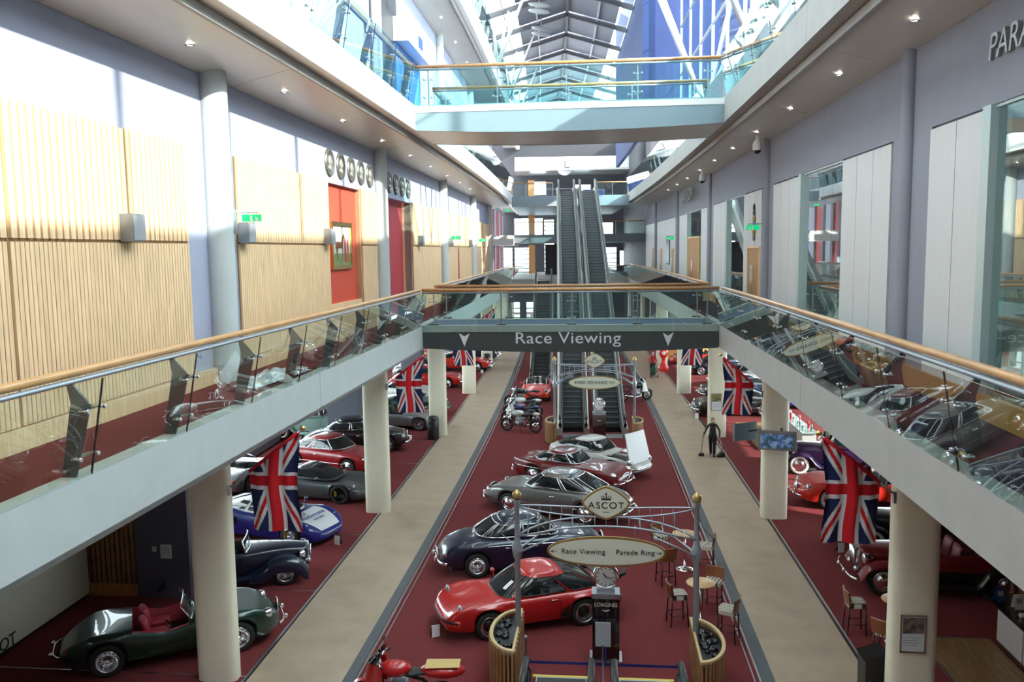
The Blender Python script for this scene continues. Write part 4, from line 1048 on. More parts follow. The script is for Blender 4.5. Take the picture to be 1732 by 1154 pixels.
        s = dict(xf=1.55, xr=-1.35, r=.38, ww=.17, tw=.70, wheel='whitewall', paint=col, noarch=True, flare=0, crown=2,
             w=[(-2.2, .50), (-1.9, .66), (-1.0, .74), (0, .72), (.6, .62), (1.3, .46), (2.0, .34), (2.02, .33)],
             zs=[(-2.2, .62), (-1.9, .92), (-1.0, 1.04), (0, 1.02), (.7, 1.02), (1.4, 1.02), (2.02, .98)],
             zc=[(-2.2, .64), (-1.9, .95), (-1.0, 1.08), (0, 1.06), (.7, 1.10), (1.4, 1.12), (2.02, 1.08)],
             zb=[(-2.2, .45), (-1.7, .36), (2.02, .42)],
             wings=(([(.75, .36), (.95, .50), (1.2, .78), (1.55, .86), (1.9, .76), (2.12, .46)], .42, .86, .13), ([(-2.2, .40), (-1.9, .70), (-1.35, .86), (-.9, .70), (-.7, .42), (-.6, .34)], .55, .86, .18), ([(-.65, .34), (.8, .36)], .60, .86, .06)),
             lamps=((1.95, .48, .86, .13, 'pod'), (2.1, .3, .52, .08, 'pod')), grille=(('shell', 2.10, 0, .50, .56, .62),), bumpers=((2.35, .82, .15, .42, .04, chrome, .25), (-2.4, .8, .15, .42, .04, chrome, .25)),
             doors=(.45, -.5), open=(-1.35, .50, .5, .5, interB), seats=((-.25, 1.22), (-1.1, 1.24)), screen=(.62, .6, .38, .12))
    elif kind == 'closedvintage':
        s = spec('vintage', col); s.pop('open'); s.pop('seats'); s.pop('screen')
        s['cabin'] = dict(g=(.62, .48, -1.3, -1.62, 1.05, 1.02, 1.62, .72, .62), n=(6, 5), win=((.35, -.25), (-.35, -.95)), ts=(.15, .82), trim=chrome, tr=(.35, .8), ra=.5)
    elif kind == 'small':
        s = dict(xf=1.15, xr=-1.1, r=.30, ww=.18, tw=.70, wheel='alloy5', paint=col, flare=.03, crown=2,
             w=[(-1.75, .66), (-1.6, .78), (-.8, .83), (.6, .83), (1.3, .80), (1.65, .66), (1.78, .5)],
             zs=[(-1.75, .62), (-1.6, .80), (-.8, .88), (.5, .86), (1.2, .80), (1.6, .68), (1.78, .52)],
             zc=[(-1.75, .66), (-1.6, .84), (-.8, .92), (.5, .92), (1.1, .86), (1.6, .70), (1.78, .54)],
             zb=[(-1.75, .3), (-1.3, .22), (1.3, .22), (1.78, .3)],
             cabin=dict(g=(1.0, .35, -1.1, -1.62, .90, .90, 1.42, .72, .58), n=(4.5, 4), win=((.35, -.35), (-.45, -1.1)), ts=(.12, .86), trim=None, m=col),
             doors=(.6, -.4), lamps=((1.62, .56, .66, .11, 'tilt'), (-1.7, .6, .7, .07, 'red')), mirror=(.6, .9, col))
    s.update(kw); return s
RED = paint('red', (.50, .012, .012)); NAVY = paint('navy', (.006, .012, .035)); SILV = paint('silver grey', (.20, .205, .20), .6); MAR = paint('maroon', (.16, .008, .010))
WHT = paint('warm white', (.62, .61, .57)); GRN = paint('racing green', (.003, .028, .016)); GREY = paint('gunmetal', (.10, .115, .115), .5); BLK = paint('black', (.006, .006, .008))
PUR = paint('deep purple', (.03, .012, .055)); BLU = paint('royal blue', (.01, .03, .22)); SIL2 = paint('light silver', (.36, .36, .37), .6); LGR = paint('pale green', (.25, .38, .33))
BRED = paint('bright red', (.62, .03, .015))

# centre lane, from near to far
pc_ = car(spec('rear_engine_coupe', RED), 'bright red rear engined coupe with black bumpers and tail spoiler, nearest car', at=((-2.67, 19.0), (-.45, 19.95), 1))
pts = [(-1.55, -.62, .93), (-1.9, -.68, .98), (-2.2, -.62, 1.04), (-2.3, -.3, 1.08), (-2.32, 0, 1.09), (-2.3, .3, 1.08), (-2.2, .62, 1.04), (-1.9, .68, .98), (-1.55, .62, .93)]
build('tail_spoiler_lip', MB().tube(pts, .045, n=8), blackp, pc_, warp=False)
for sg in (1, -1): build('arch_guard', MB().add([(-.70, sg*.87, .30), (-.72, sg*.89, .62), (-.60, sg*.88, .52), (-.45, sg*.86, .30)], [[0, 1, 2, 3]]), blackp, pc_, warp=False)
car(spec('saloon', NAVY), 'dark navy rounded saloon with chrome window frames behind the bright red coupe', at=((-.85, 23.55), (-3.39, 22.82), -1))
car(spec('gt', SILV, scale=(1.10, 1.03, 1.06)), 'silver grey fastback coupe with chrome bumpers between navy saloon and maroon coupe', at=((-3.17, 28.7), (-.55, 27.55), 1))
s = spec('gt', MAR, chromeline=(.62, -2.1, .6), wheel='cap')
s['cabin'] = dict(s['cabin'], g=(.66, .12, -.72, -1.45, .90, .92, 1.30, .68, .52), win=((.2, -.38), (-.46, -.95)))
s['zs'] = [(-2.25, .84), (-1.9, .91), (-1.2, .90), (-.2, .86), (.7, .85), (1.4, .85), (1.95, .76), (2.22, .60)]; s['zc'] = [(-2.25, .66), (-2.0, .78), (-1.4, .88), (-.3, .93), (.8, .91), (1.5, .85), (2.0, .74), (2.22, .60)]
car(s, 'maroon coupe with small tail fins and chrome side flash beside white coupe', at=((-.25, 31.3), (-2.60, 32.55), -1))
s = spec('gt', WHT, chromeline=None, wheel='alloy5')
s.update(zs=[(-2.1, .68), (-1.9, .84), (-1.2, .88), (-.2, .80), (.7, .79), (1.4, .80), (1.95, .70), (2.22, .56)], zc=[(-2.1, .74), (-1.9, .88), (-1.2, .92), (-.2, .88), (.62, .86), (.75, .62), (1.75, .58), (1.95, .62), (2.22, .54)],
    w=[(-2.1, .60), (-1.9, .74), (-1.2, .80), (-.2, .78), (.7, .79), (1.4, .79), (2.0, .66), (2.22, .48)], zb=[(-2.1, .36), (-1.8, .26), (1.8, .26), (2.22, .34)],
    grille=(('slot', 2.2, 0, .42, .8, .12, blackp),), plates=((-2.12, .60, white),))
s['cabin'] = dict(s['cabin'], g=(.62, .10, -.75, -1.95, .86, .88, 1.27, .70, .52), win=((.1, -.45), (-.52, -1.15)), trim=blackp, card=(-.5, -.25))
s['bumpers'] = ((2.28, .66, .2, .44, .035, chrome), (-2.16, .66, .2, .46, .035, chrome))
zc_ = car(s, 'white fastback coupe with its bonnet raised over the engine, beside slatted planter', at=((.45, 33.5), (-1.45, 35.1), -1))
hood = MB().grid(lambda a, b: Vector((2.02-.28*b+.03*sin(pi*a), (a-.5)*(1.28-.12*b), .62+1.12*b+.0)), 8, 6).grid(lambda a, b: Vector((2.06-.28*b+.03*sin(pi*a), (a-.5)*(1.28-.12*b), .62+1.12*b+.0)), 8, 6)
build('raised_bonnet', hood, mat('bonnet white', (.78, .79, .80), .4), zc_, warp=False)
build('bonnet_stay', MB().tube([(.95, -.5, .75), (1.85, -.5, 1.25)], .01, n=5), steel, zc_, warp=False)
en = build('engine', MB().box(.85, 1.5, -.22, .22, .5, .76), mat('cast engine grey', (.14, .13, .12), .5, .6), zc_, warp=False)
for q in range(6): build('cam_cover_rib', MB().box(.9+q*.1, .95+q*.1, -.16, .02, .76, .80), steel, en, warp=False)
build('air_cleaner', MB().tube([(.9, .28, .74), (1.5, .28, .74)], .07, n=10), mat('engine red paint', (.3, .03, .02), .4), en, warp=False)
build('battery', MB().box(.85, 1.05, -.55, -.38, .55, .78), blackp, en, warp=False)
s = spec('small', BRED); s.pop('cabin'); s['open'] = (-.7, .5, .5, .4, interB); s['seats'] = ((-.3, 1.05),); s['screen'] = (.62, .6, .38, .25)
car(s, 'small open bright red car with black seats before the shorter escalator', at=((-2.55, 51.1), (-2.6, 53.3), 1))
# left bay
s = spec('roadster', GRN); car(s, 'dark green open roadster with red leather seats and wire wheels behind big near column', at=((-8.35, 18.0), (-10.85, 16.6), -1))
s = spec('vintage', NAVY); s.update(xf=1.25, xr=-1.15, r=.32, wheel='wire', tw=.62)
s['wings'] = (([(.35, .34), (.65, .48), (.95, .72), (1.25, .78), (1.6, .68), (1.85, .40)], .36, .80, .38), ([(-1.9, .42), (-1.6, .66), (-1.15, .76), (-.75, .66), (-.5, .36)], .50, .80, .34), ([(-.55, .32), (.4, .34)], .52, .80, .05))
s['lamps'] = ((1.72, .42, .74, .10, 'round'), (1.84, .26, .50, .07, 'pod')); s['grille'] = (('shell', 1.86, 0, .36, .48, .52),); s['bumpers'] = ()
s['w'] = [(-1.9, .45), (-1.5, .62), (-.8, .68), (0, .66), (.5, .56), (1.2, .40), (1.8, .30), (1.82, .29)]; s['zs'] = [(-1.9, .55), (-1.5, .82), (-.8, .90), (0, .88), (.6, .88), (1.2, .86), (1.82, .80)]; s['zc'] = [(-1.9, .56), (-1.5, .86), (-.8, .96), (0, .94), (.6, .96), (1.2, .95), (1.82, .88)]
s['zb'] = [(-1.9, .42), (-1.5, .32), (1.82, .38)]; s['open'] = (-.95, .2, .5, .42, interB); s['seats'] = ((-.5, 1.0),); s['screen'] = (.35, .52, .32, .08); s['doors'] = (.2, -.4)
car(s, 'dark blue open traditional roadster with upright chrome radiator and separate wings', at=(-10.25, 22.25, .30))
s = spec('wedge', paint('race blue', (.008, .015, .19)), wheel='wire'); s['r'] = .33
s['zs'] = [(-2.15, .74), (-1.8, .86), (-1.2, .88), (-.3, .78), (.6, .76), (1.3, .80), (1.8, .66), (2.2, .40)]; s['zc'] = [(-2.15, .78), (-1.5, .92), (-.8, .90), (.3, .80), (.9, .74), (1.5, .66), (2.0, .52), (2.2, .38)]
s['cabin'] = dict(s['cabin'], g=(.90, .10, -.7, -1.7, .78, .88, 1.22, .74, .52), m=white, win=((.3, -.35), (-.45, -1.0)))
rc = car(s, 'blue racing coupe with white bonnet and sponsor lettering behind the large flag', at=(-10.75, 26.3, -.32))
hx = lambda a, b: Vector((1.0+1.12*a, (b-.5)*(1.35-.45*a*a), interp(s['zc'], 1.0+1.12*a)+.012+(interp(s['zs'], 1.0+1.12*a)-interp(s['zc'], 1.0+1.12*a))*(abs(2*b-1)*.72)**1.6))
build('white_bonnet_panel', MB().grid(hx, 12, 12), mat('bonnet white', (.78, .79, .80), .4), rc, warp=False)
text('lettering', 'Rothmans', .27, rc, (1.48, .0, .735), (.18, 0, pi/2), BLU, ext=.003)
text('lettering', 'RACING', .13, rc, (1.72, .0, .69), (.25, 0, pi/2), BLU, ext=.003)
build('race_roundel', MB().lathe([(0, .0), (.19, 0)], (1.18, -.22, .79), n=24), NAVY, rc, warp=False)
car(spec('wedge', GREY), 'gunmetal low wedge supercar with black wheels and yellow brake calipers', at=((-9.6, 29.5), (-12.1, 29.95), -1))
s = spec('gt', paint('cherry red', (.36, .012, .015)), wheel='cap')
s['cabin'] = dict(s['cabin'], glass=dglass, m=paint('cherry red', (.36, .012, .015)))
car(s, 'cherry red classic coupe with chrome bumper between gunmetal supercar and slate pillar', at=(-11.3, 34.6, -.35))
car(spec('saloon', BLK, wheel='cap'), 'black classic saloon with large twin headlamps beside the slate pillar', at=(-11.2, 38.0, .2))
car(spec('sports', SIL2), 'light silver open sports car with five spoke wheels beside the numbered column', at=(-10.2, 43.3, -.12))
car(spec('closedvintage', LGR, wheel='cap'), 'pale green vintage saloon behind the slate pillar near the windows', at=(-14.1, 40.9, .1))
car(spec('sports', GRN), 'dark green open sports car behind the silver one, second flag before it', at=(-10.4, 47.2, -.1))
car(spec('sports', WHT), 'white open sports car near the windows behind the second left flag', at=(-11.6, 51.5, -.2))
car(spec('gt', RED), 'red coupe under the glass facade, right behind the white open car', at=(-11.0, 56.3, .1))
car(spec('small', SIL2), 'silver compact car far down the left bay', at=(-12.3, 60.5, .1))
car(spec('gt', BRED), 'bright red coupe with chrome bumper beyond the bridge, beside black bin', at=(-9.7, 64.5, -.05))
car(spec('saloon', NAVY), 'navy saloon furthest down the left bay past the bright red coupe', at=(-9.6, 70.5, -.05))
car(spec('sports', SIL2), 'pale silver open car against the windows behind the gunmetal supercar', at=(-14.3, 32.0, pi/2))
# right bay
s = spec('vintage', MAR); s['lower'] = (0.0, .45, -1.6, 1.0, BLK); s['wings'] = tuple((a, b, c, d, MAR if i == 0 else BLK) for i, (a, b, c, d) in enumerate(s['wings']))
s['open'] = (-1.45, .50, .5, .5, mat('dusky red leather', (.20, .05, .06), .5)); s['wheel'] = 'cap'
car(s, 'maroon and black vintage open tourer with upright chrome radiator beside near right column', at=(9.0, 23.0, pi-.03))
car(spec('closedvintage', BLK), 'black vintage saloon just behind the maroon open tourer', at=(9.7, 25.9, pi-.1))
car(spec('vintage', BLU), 'royal blue vintage open car with folded windscreen behind maroon tourer', at=(12.4, 28.2, pi-.08))
s = spec('roadster', BRED, wheel='cap'); s['open'] = (-.9, .30, .5, .38, interB)
car(s, 'bright red open roadster with chrome bumper behind the large right flag', at=(9.3, 30.5, pi+.06))
s = spec('closedvintage', PUR); car(s, 'deep purple vintage limousine with white wall tyres beside the screen column', at=(9.8, 34.9, pi-.12))
car(spec('closedvintage', BLK), 'black vintage saloon with big round lamps behind the purple limousine', at=(12.5, 38.2, pi-.1))
car(spec('gt', BLK), 'black low coupe with number plate low behind the second right column', at=(7.8, 46.8, pi+.1))
car(spec('gt', NAVY, wheel='alloy5'), 'dark blue black coupe with bright five spoke wheel by third right column', at=(8.9, 51.6, pi+.08))
car(spec('sports', BLU), 'blue open car in window sunlight behind the second right flag', at=(10.6, 49.2, pi-.1))
car(spec('saloon', SIL2), 'silver saloon in window sunlight far down the right bay', at=(10.3, 56.4, pi))
car(spec('small', NAVY), 'dark blue compact car far down the right bay', at=(9.3, 62.0, pi))
car(spec('sports', BRED), 'red open car at the far end of the right bay', at=(8.9, 67.5, pi))
# ================================================================ FLAGS
FB = mat('flag blue', (.008, .015, .075), .85); FR = mat('flag red', (.60, .008, .015), .85); FWm = mat('flag white', (.72, .72, .72), .85)
def jack(x, y):
    """x across (0..1 of 1.0), y down (0..2): union flag hung lengthwise"""
    X = (x-.5); Y = (y-1.0)
    if abs(X) < .1 or abs(Y) < .1: return 1
    if abs(X) < .1667 or abs(Y) < .1667: return 2
    # diagonals run corner to corner of the 1 x 2 cloth
    d = (2*X-Y)/sqrt(5); e_ = (2*X+Y)/sqrt(5)
    for v, q in ((d, (1 if Y > 0 else -1)), (e_, (-1 if Y > 0 else 1))):
        if abs(v) < .1:
            a = v*q
            if -.0333 <= a-.0 <= .0333+.0: return 1 if abs(v-0) < .0667 and a >= -.0333 else 2
            return 2
    return 0
def flag(label, u, s, sg, zt, cut=.42, w=1.03, h=2.08, ripple=.05, ext=.4):
    """sg=+1: pole rises towards +u. top corner at pole tip."""
    e = empty('union_flag', u, s, zt, label=label, cat='flag', group='union flags on the ground floor columns')
    nx, ny = 84, 150; m = MB(); tab = {}
    pole = lambda x: -cut*(1-x)*1.95      # z of the pole at fraction x (0 = column side, 1 = tip)
    vs = []; fs = []; mi = []
    for j in range(ny+1):
        for i in range(nx+1):
            x = i/nx; z = -h*j/ny; zp = pole(x)
            zz = min(z, zp)
            sag = (j/ny); yy = ripple*sin(x*9+2.0*j/ny)*(.3+sag)+.03*sin(x*21+1)
            xx = x*w*(1-.05*sin(pi*sag))+.02*sin(j*.06)
            vs.append((sg*(xx-w), yy, zz))
    for j in range(ny):
        for i in range(nx):
            x = (i+.5)/nx; y = 2*(j+.5)/ny
            if -h*(j+1)/ny > pole(x)-1e-6: continue
            fs.append([j*(nx+1)+i, j*(nx+1)+i+1, (j+1)*(nx+1)+i+1, (j+1)*(nx+1)+i]); mi.append(jack(x if sg > 0 else 1-x, y))
    m.v = [Vector(p) for p in vs]; m.f = fs; m.sm = [True]*len(fs); m.mi = mi
    build('cloth', m, [FB, FR, FWm], e, warp=False, fix=False)
    sl = cut*1.95/w; a, b = Vector((sg*(-w-ext), 0, pole(0)-sl*ext)), Vector((sg*.05, 0, .03))
    build('pole', MB().tube([a, b], .018, n=8), steel, e, warp=False)
    build('pole_sleeve', MB().tube([Vector((sg*-w, 0, pole(0)+.0)), b-(b-a)*.05], .035, n=8), FR, e, warp=False)
    build('finial', MB().ball(b+(b-a)*.02, .055, 12, 8).lathe([(.03, -.04), (.07, .0), (.03, .05)], b+(b-a)*.02, n=10), gold, e, warp=False)
    build('pole_socket', MB().box(a.x-.05, a.x+.05, -.05, .05, a.z-.14, a.z+.08), steel, e, warp=False)
    return e
flag('union flag hung from the nearest left column, over the navy roadster', -6.33, 16.8, 1, 5.50, cut=.45, w=1.12, h=2.16, ext=.48)
flag('union flag hung from the second left column, over the silver sports car', -6.1, 28.65, 1, 5.60, cut=.40, w=.98, h=2.0, ext=.35)
flag('union flag hung from the numbered left column, half under the lettered bridge', -6.0, 41.15, 1, 5.5, cut=.4, w=1.0, h=1.97, ext=.42)
flag('union flag hung from a left column seen through the bridge glass', -6.1, 53.7, 1, 5.5, cut=.4, ext=.3)
flag('union flag hung from the nearest right column, over the bright red roadster', 4.09, 16.2, -1, 5.62, cut=.45, w=1.06, h=2.07, ext=.3)
flag('union flag hung from the second right column, beside the screen column', 4.09, 28.7, -1, 5.54, cut=.48, w=1.02, h=1.98, ext=.33)
flag('union flag hung from the right column with a poster, half under the bridge', 4.12, 41.15, -1, 5.45, cut=.4, w=1.02, h=1.93, ext=.30)

# ================================================================ GANTRY SIGNS
def crown(par, x, z, s, m):
    mb = MB().prism([(-.5*s, 0), (.5*s, 0), (.5*s, .14*s), (-.5*s, .14*s)], -.006, .0)
    for k in range(5):
        a = -.4+.2*k; mb.prism([(a*s-.05*s, .18*s), (a*s+.05*s, .18*s), (a*1.25*s+.03*s, .52*s-abs(a)*.2*s), (a*1.25*s-.03*s, .52*s-abs(a)*.2*s)], -.006, 0)
    mb.prism([(-.035*s, .5*s), (.035*s, .5*s), (.035*s, .8*s), (-.035*s, .8*s)], -.006, 0).prism([(-.12*s, .62*s), (.12*s, .62*s), (.12*s, .69*s), (-.12*s, .69*s)], -.006, 0)
    mb.v = [Vector((p.x+x, p.y, p.z+z)) for p in mb.v]
    return mb
def superell(w, h, n, e, N=40):
    return [(w/2*math.copysign(abs(cos(t))**(2/e), cos(t)), h/2*math.copysign(abs(sin(t))**(2/e), sin(t))) for t in [2*pi*k/N for k in range(N)]]
def gantry(u, s, label, line, back=False):
    e = empty('sign_gantry', u, s, 0, label=label, cat='sign')
    L = lambda nm, mb, m, par=None: build(nm, mb, m, par or e, warp=False)
    hw_ = 1.9
    for sg in (-1, 1):
        p = L('pole', MB().lathe([(.062, 0), (.062, 2.55), (.09, 2.6), (.12, 2.8), (.07, 2.95), (.062, 3.0), (.05, 3.75), (.07, 3.78), (.075, 3.88)], (sg*hw_, 0, 0), n=16), alu)
        L('finial', MB().ball((sg*hw_, 0, 3.95), .07, 12, 8).lathe([(.085, 0), (.10, .1), (.05, .16), (.0, .2)], (sg*hw_, 0, 3.9), n=10), goldm, p)
        for dy in (-.32, .32):   # swept arms
            L('arm', MB().tube([(sg*hw_, 0, 2.7), (sg*(hw_-.10), dy*.5, 2.78), (sg*(hw_-.45), dy, 3.0), (sg*(hw_-.9), dy, 3.2)], [.04, .03, .022, .018], n=6), alu, p)
        # outer stay
        L('stay', MB().tube([(sg*hw_, 0, 3.72), (sg*(hw_+.14), .1, 3.3), (sg*(hw_+.36), .2, 3.03), (sg*(hw_+.1), .06, 2.86), (sg*hw_, 0, 2.78)], .014, n=5), alu, p)
    for dy in (-.32, .32):
        up_ = [(x, dy*(1-.9*(abs(x)/hw_)**3), 3.62+.12*(x/hw_)**2) for x in [hw_*(-1+i/8) for i in range(17)]]
        lo_ = [(x, dy*(1-.9*(abs(x)/hw_)**6), 3.42-.35*(abs(x)/hw_)**2.2) for x in [hw_*(-1+i/8) for i in range(17)]]
        L('upper_chord', MB().tube(up_, .018, n=6), alu); L('lower_chord', MB().tube(lo_, .022, n=6), alu)
        L('hangers', MB().tube([up_[1], lo_[1]], .008, n=4), alu)
        for i in range(2, 15): L('hanger', MB().tube([up_[i], lo_[i]], .007, n=4), alu)
    for i in range(1, 16, 2):
        x = hw_*(-1+i/8); k = 1-.9*(abs(x)/hw_)**6; L('cross_tie', MB().tube([(x, -.32*k, 3.42-.35*(abs(x)/hw_)**2.2), (x, .32*k, 3.42-.35*(abs(x)/hw_)**2.2)], .01, n=4), alu)
    yc = -.36
    d = L('diamond_sign', MB().prism([(a, b+3.93) for a, b in superell(1.02, .72, 4, 1.35)], yc, yc+.05), goldm)
    L('face', MB().prism([(a, b+3.93) for a, b in superell(.92, .63, 4, 1.35)], yc-.008, yc), signc, d)
    L('crown_emblem', (lambda q: (setattr(q, 'v', [Vector((p.x, p.y+yc-.008, p.z)) for p in q.v]), q)[1])(crown(e, 0, 4.0, .2, blackp)), blackp, d)
    text('lettering', 'ASCOT', .20, d, (0, yc-.012, 3.88), UP, blackp, sx=1.05, sp=1.15)
    L('rule', MB().box(-.07, .07, yc-.012, yc-.008, 3.735, 3.745), blackp, d)
    o = L('oval_sign', MB().prism([(a, b+2.88) for a, b in superell(2.48, .66, 4, 2)], yc, yc+.05), goldm)
    L('face', MB().prism([(a, b+2.88) for a, b in superell(2.38, .56, 4, 2)], yc-.008, yc), signc, o)
    text('lettering', line[0], .155 if len(line) > 1 else .2, o, (-.48 if len(line) > 1 else 0, yc-.012, 2.88), UP, blackp, sp=1.1 if len(line) > 1 else 1.15)
    if len(line) > 1:
        text('lettering', line[1], .155, o, (.60, yc-.012, 2.88), UP, blackp, sp=1.08)
        for sg in (-1, 1):
            x = sg*1.10; L('arrow', MB().box(x-.06, x+.06, yc-.012, yc-.008, 2.871, 2.883).prism([(x+sg*.06, 2.877), (x+sg*.0, 2.92), (x+sg*.0, 2.905), (x+sg*.04, 2.877), (x, 2.849), (x, 2.834)], yc-.012, yc-.008), blackp, o)
    for sg in (-1, 1): L('sign_hanger', MB().tube([(sg*.6, yc+.03, 3.15), (sg*.6, -.3, 3.45)], .008, n=4), alu)
    return e
gantry(.03, 17.6, 'sign gantry with crowned diamond board and oval Race Viewing and Parade Ring board', ('Race Viewing', 'Parade Ring'))
gantry(-.08, 40.2, 'second sign gantry with oval King Edward VII board before the long escalators', ('KING EDWARD VII',))
def planter(u, s, sg, label, sc_=1.0):
    """D shaped slatted planter; flat side faces the escalators (towards -sg)"""
    e = empty('slatted_planter', u, s, 0, label=label, cat='planter', group='slatted wooden planters')
    n = 22; R1, R2 = .62*sc_, 1.05*sc_
    arc = [(sg*(-.10+R1*cos(t)), R2*sin(t)) for t in [-pi/2+pi*k/n for k in range(n+1)]]
    H_ = 1.05
    flat = [(sg*-.10, R2*(1-2*k/10)) for k in range(1, 10)]
    loop = arc+flat
    # top rim
    m = MB(); N = len(loop); inn = [(x*.80+sg*.03, y*.90) for x, y in loop]
    vs = [(x, y, z) for z in (H_-.05, H_) for x, y in loop]+[(x, y, z) for z in (H_-.05, H_) for x, y in inn]
    m.add(vs, [[k, (k+1) % N, N+(k+1) % N, N+k] for k in range(N)]+[[2*N+k, 3*N+k, 3*N+(k+1) % N, 2*N+(k+1) % N] for k in range(N)]+[[N+k, N+(k+1) % N, 3*N+(k+1) % N, 3*N+k] for k in range(N)])
    build('rim', m, mat('rim wood', (.60, .44, .22), .4), e, warp=False)
    build('liner', MB().prism([(x*.93, y*.95) for x, y in loop], .02, H_-.14, axis='z'), blackp, e, warp=False)
    for k in range(N):
        x, y = loop[k]; x2, y2 = loop[(k+1) % N]; d = Vector((x2-x, y2-y, 0)); L_ = d.length; d.normalize(); nn = Vector((d.y, -d.x, 0))
        c = Vector((x, y, 0)); p = [c+d*.01, c+d*(L_*.66), c+d*(L_*.66)-nn*.03*sg*sg, c+d*.01-nn*.03]
        mb = MB().add([(q.x*.985, q.y*.985, z) for z in (.02, H_-.05) for q in p], [[0, 1, 2, 3], [4, 5, 6, 7], [0, 1, 5, 4], [1, 2, 6, 5], [2, 3, 7, 6], [3, 0, 4, 7]])
        build('slat', mb, mat('planter slat', (.42, .22, .09), .5, noise=.3, nscale=3, stretch=(6, 6, .4)), e, warp=False)
    rnd = random.Random(int(u*10+s))
    for k in range(16):
        x = sg*rnd.uniform(.05, .36)*sc_; y = rnd.uniform(-.6, .6)*sc_
        build('bottle_in_planter' if 0 else 'black_pebble', MB().ball((x, y, H_-.12), (rnd.uniform(.05, .12), rnd.uniform(.05, .12), .05), 8, 5), granite, e, warp=False)
    return e
planter(-1.95, 17.45, -1, 'slatted planter around the near gantry pole beside the bright red coupe')
planter(1.97, 17.25, 1, 'slatted planter around the near gantry pole by the bar stools')
planter(-2.05, 40.2, -1, 'slatted planter at the second gantry beside the motorcycles', .8)
planter(1.85, 40.2, 1, 'slatted planter at the second gantry behind the raised white bonnet', .8)
# clock totems
def totem(u, s, label, full=True):
    e = empty('clock_totem', u, s, 0, label=label, cat='clock')
    L = lambda nm, mb, m, par=None: build(nm, mb, m, par or e, warp=False)
    dm = mat('dark red lacquer', (.035, .006, .008), .2, coat=1) if not full else mat('black lacquer', (.012, .006, .006), .15, coat=1)
    L('pedestal', MB().box(-.30, .30, -.2, .2, .05, 1.47), dm); L('plinth', MB().box(-.36, .36, -.26, .26, 0, .05), steel); L('cap', MB().box(-.31, .31, -.21, .21, 1.47, 1.58), steel)
    L('stand', MB().box(-.2, .2, -.12, .12, 1.58, 1.66), steel)
    w = L('watch_case', MB().lathe([(0, .07), (.26, .07), (.29, .04), (.29, -.05), (.25, -.08), (.22, -.08)], (0, 0, 1.93), n=32, axis='y'), chrome)
    L('dial', MB().lathe([(0, -.078), (.235, -.078)], (0, 0, 1.93), n=32, axis='y'), white, w)
    for k in range(12):
        t = pi*k/6; L('hour_mark', MB().add([(.2*sin(t)*a+.008*cos(t)*b, -.084, 1.93+.2*cos(t)*a-.008*sin(t)*b) for a, b in ((.85, -1), (.85, 1), (1.05, 1), (1.05, -1))], [[0, 1, 2, 3]]), blackp, w)
    L('hand', MB().tube([(0, -.09, 1.93), (.15, -.09, 1.90)], .008, n=4).tube([(0, -.09, 1.93), (-.06, -.09, 2.02)], .01, n=4), blackp, w)
    for sg in (-1, 1):
        for zz in (2.2, 1.66): L('strap_lug', MB().box(sg*.15-.035, sg*.15+.035, -.06, .06, zz-.07, zz+.07), chrome, w)
    L('bracelet', MB().tube([(0, .05, 2.2), (0, .2, 2.14), (0, .28, 1.95), (0, .2, 1.75), (0, .05, 1.66)], .05, n=8, sx=2.4), steel, w)
    if full: text('lettering', 'LONGINES', .125, e, (0, -.205, 1.33), UP, signc, sx=.85, ext=.002)
    L('wing_emblem', MB().prism([(-.1, 1.22), (0, 1.17), (.1, 1.22), (.03, 1.215), (0, 1.20), (-.03, 1.215)], -.206, -.2), signc)
    return e
totem(.03, 18.35, 'dark clock totem lettered LONGINES with big wristwatch, before the bright red coupe')
totem(.12, 39.3, 'dark red clock totem with big wristwatch at foot of the long escalators', False)
# stanchions, ribbon, notice at the closed escalators
rb = mat('navy ribbon', (.012, .02, .16), .6)
for u, s, hh, lab in ((-1.66, 17.05, 1.0, 'slim grey stanchion beside the left slatted planter holding the navy ribbon'), (-.04, 16.9, .98, 'slim grey stanchion between the two escalator heads')):
    e = empty('stanchion', u, s, 0, label=lab, cat='stanchion')
    build('post', MB().lathe([(.12, 0), (.12, .02), (.022, .03), (.022, hh), (.032, hh), (.032, hh+.08), (0, hh+.09)], n=14), alu, e, warp=False)
    if u > -1: build('notice_board', MB().box(-.16, .16, -.02, 0, .98, 1.5).box(-.015, .015, -.0, .02, .8, 1.4), mat('pale grey notice', (.40, .42, .44), .5), e, warp=False); build('blue_belt', MB().box(.03, .07, -.0, .02, .62, 1.1), rb, e, warp=False)
o = build('ribbon_barrier', MB().box(-1.66, 1.6, 17.0, 17.006, .50, .56, seg=1), rb, label='navy ribbon stretched across both closed escalator heads', cat='barrier')
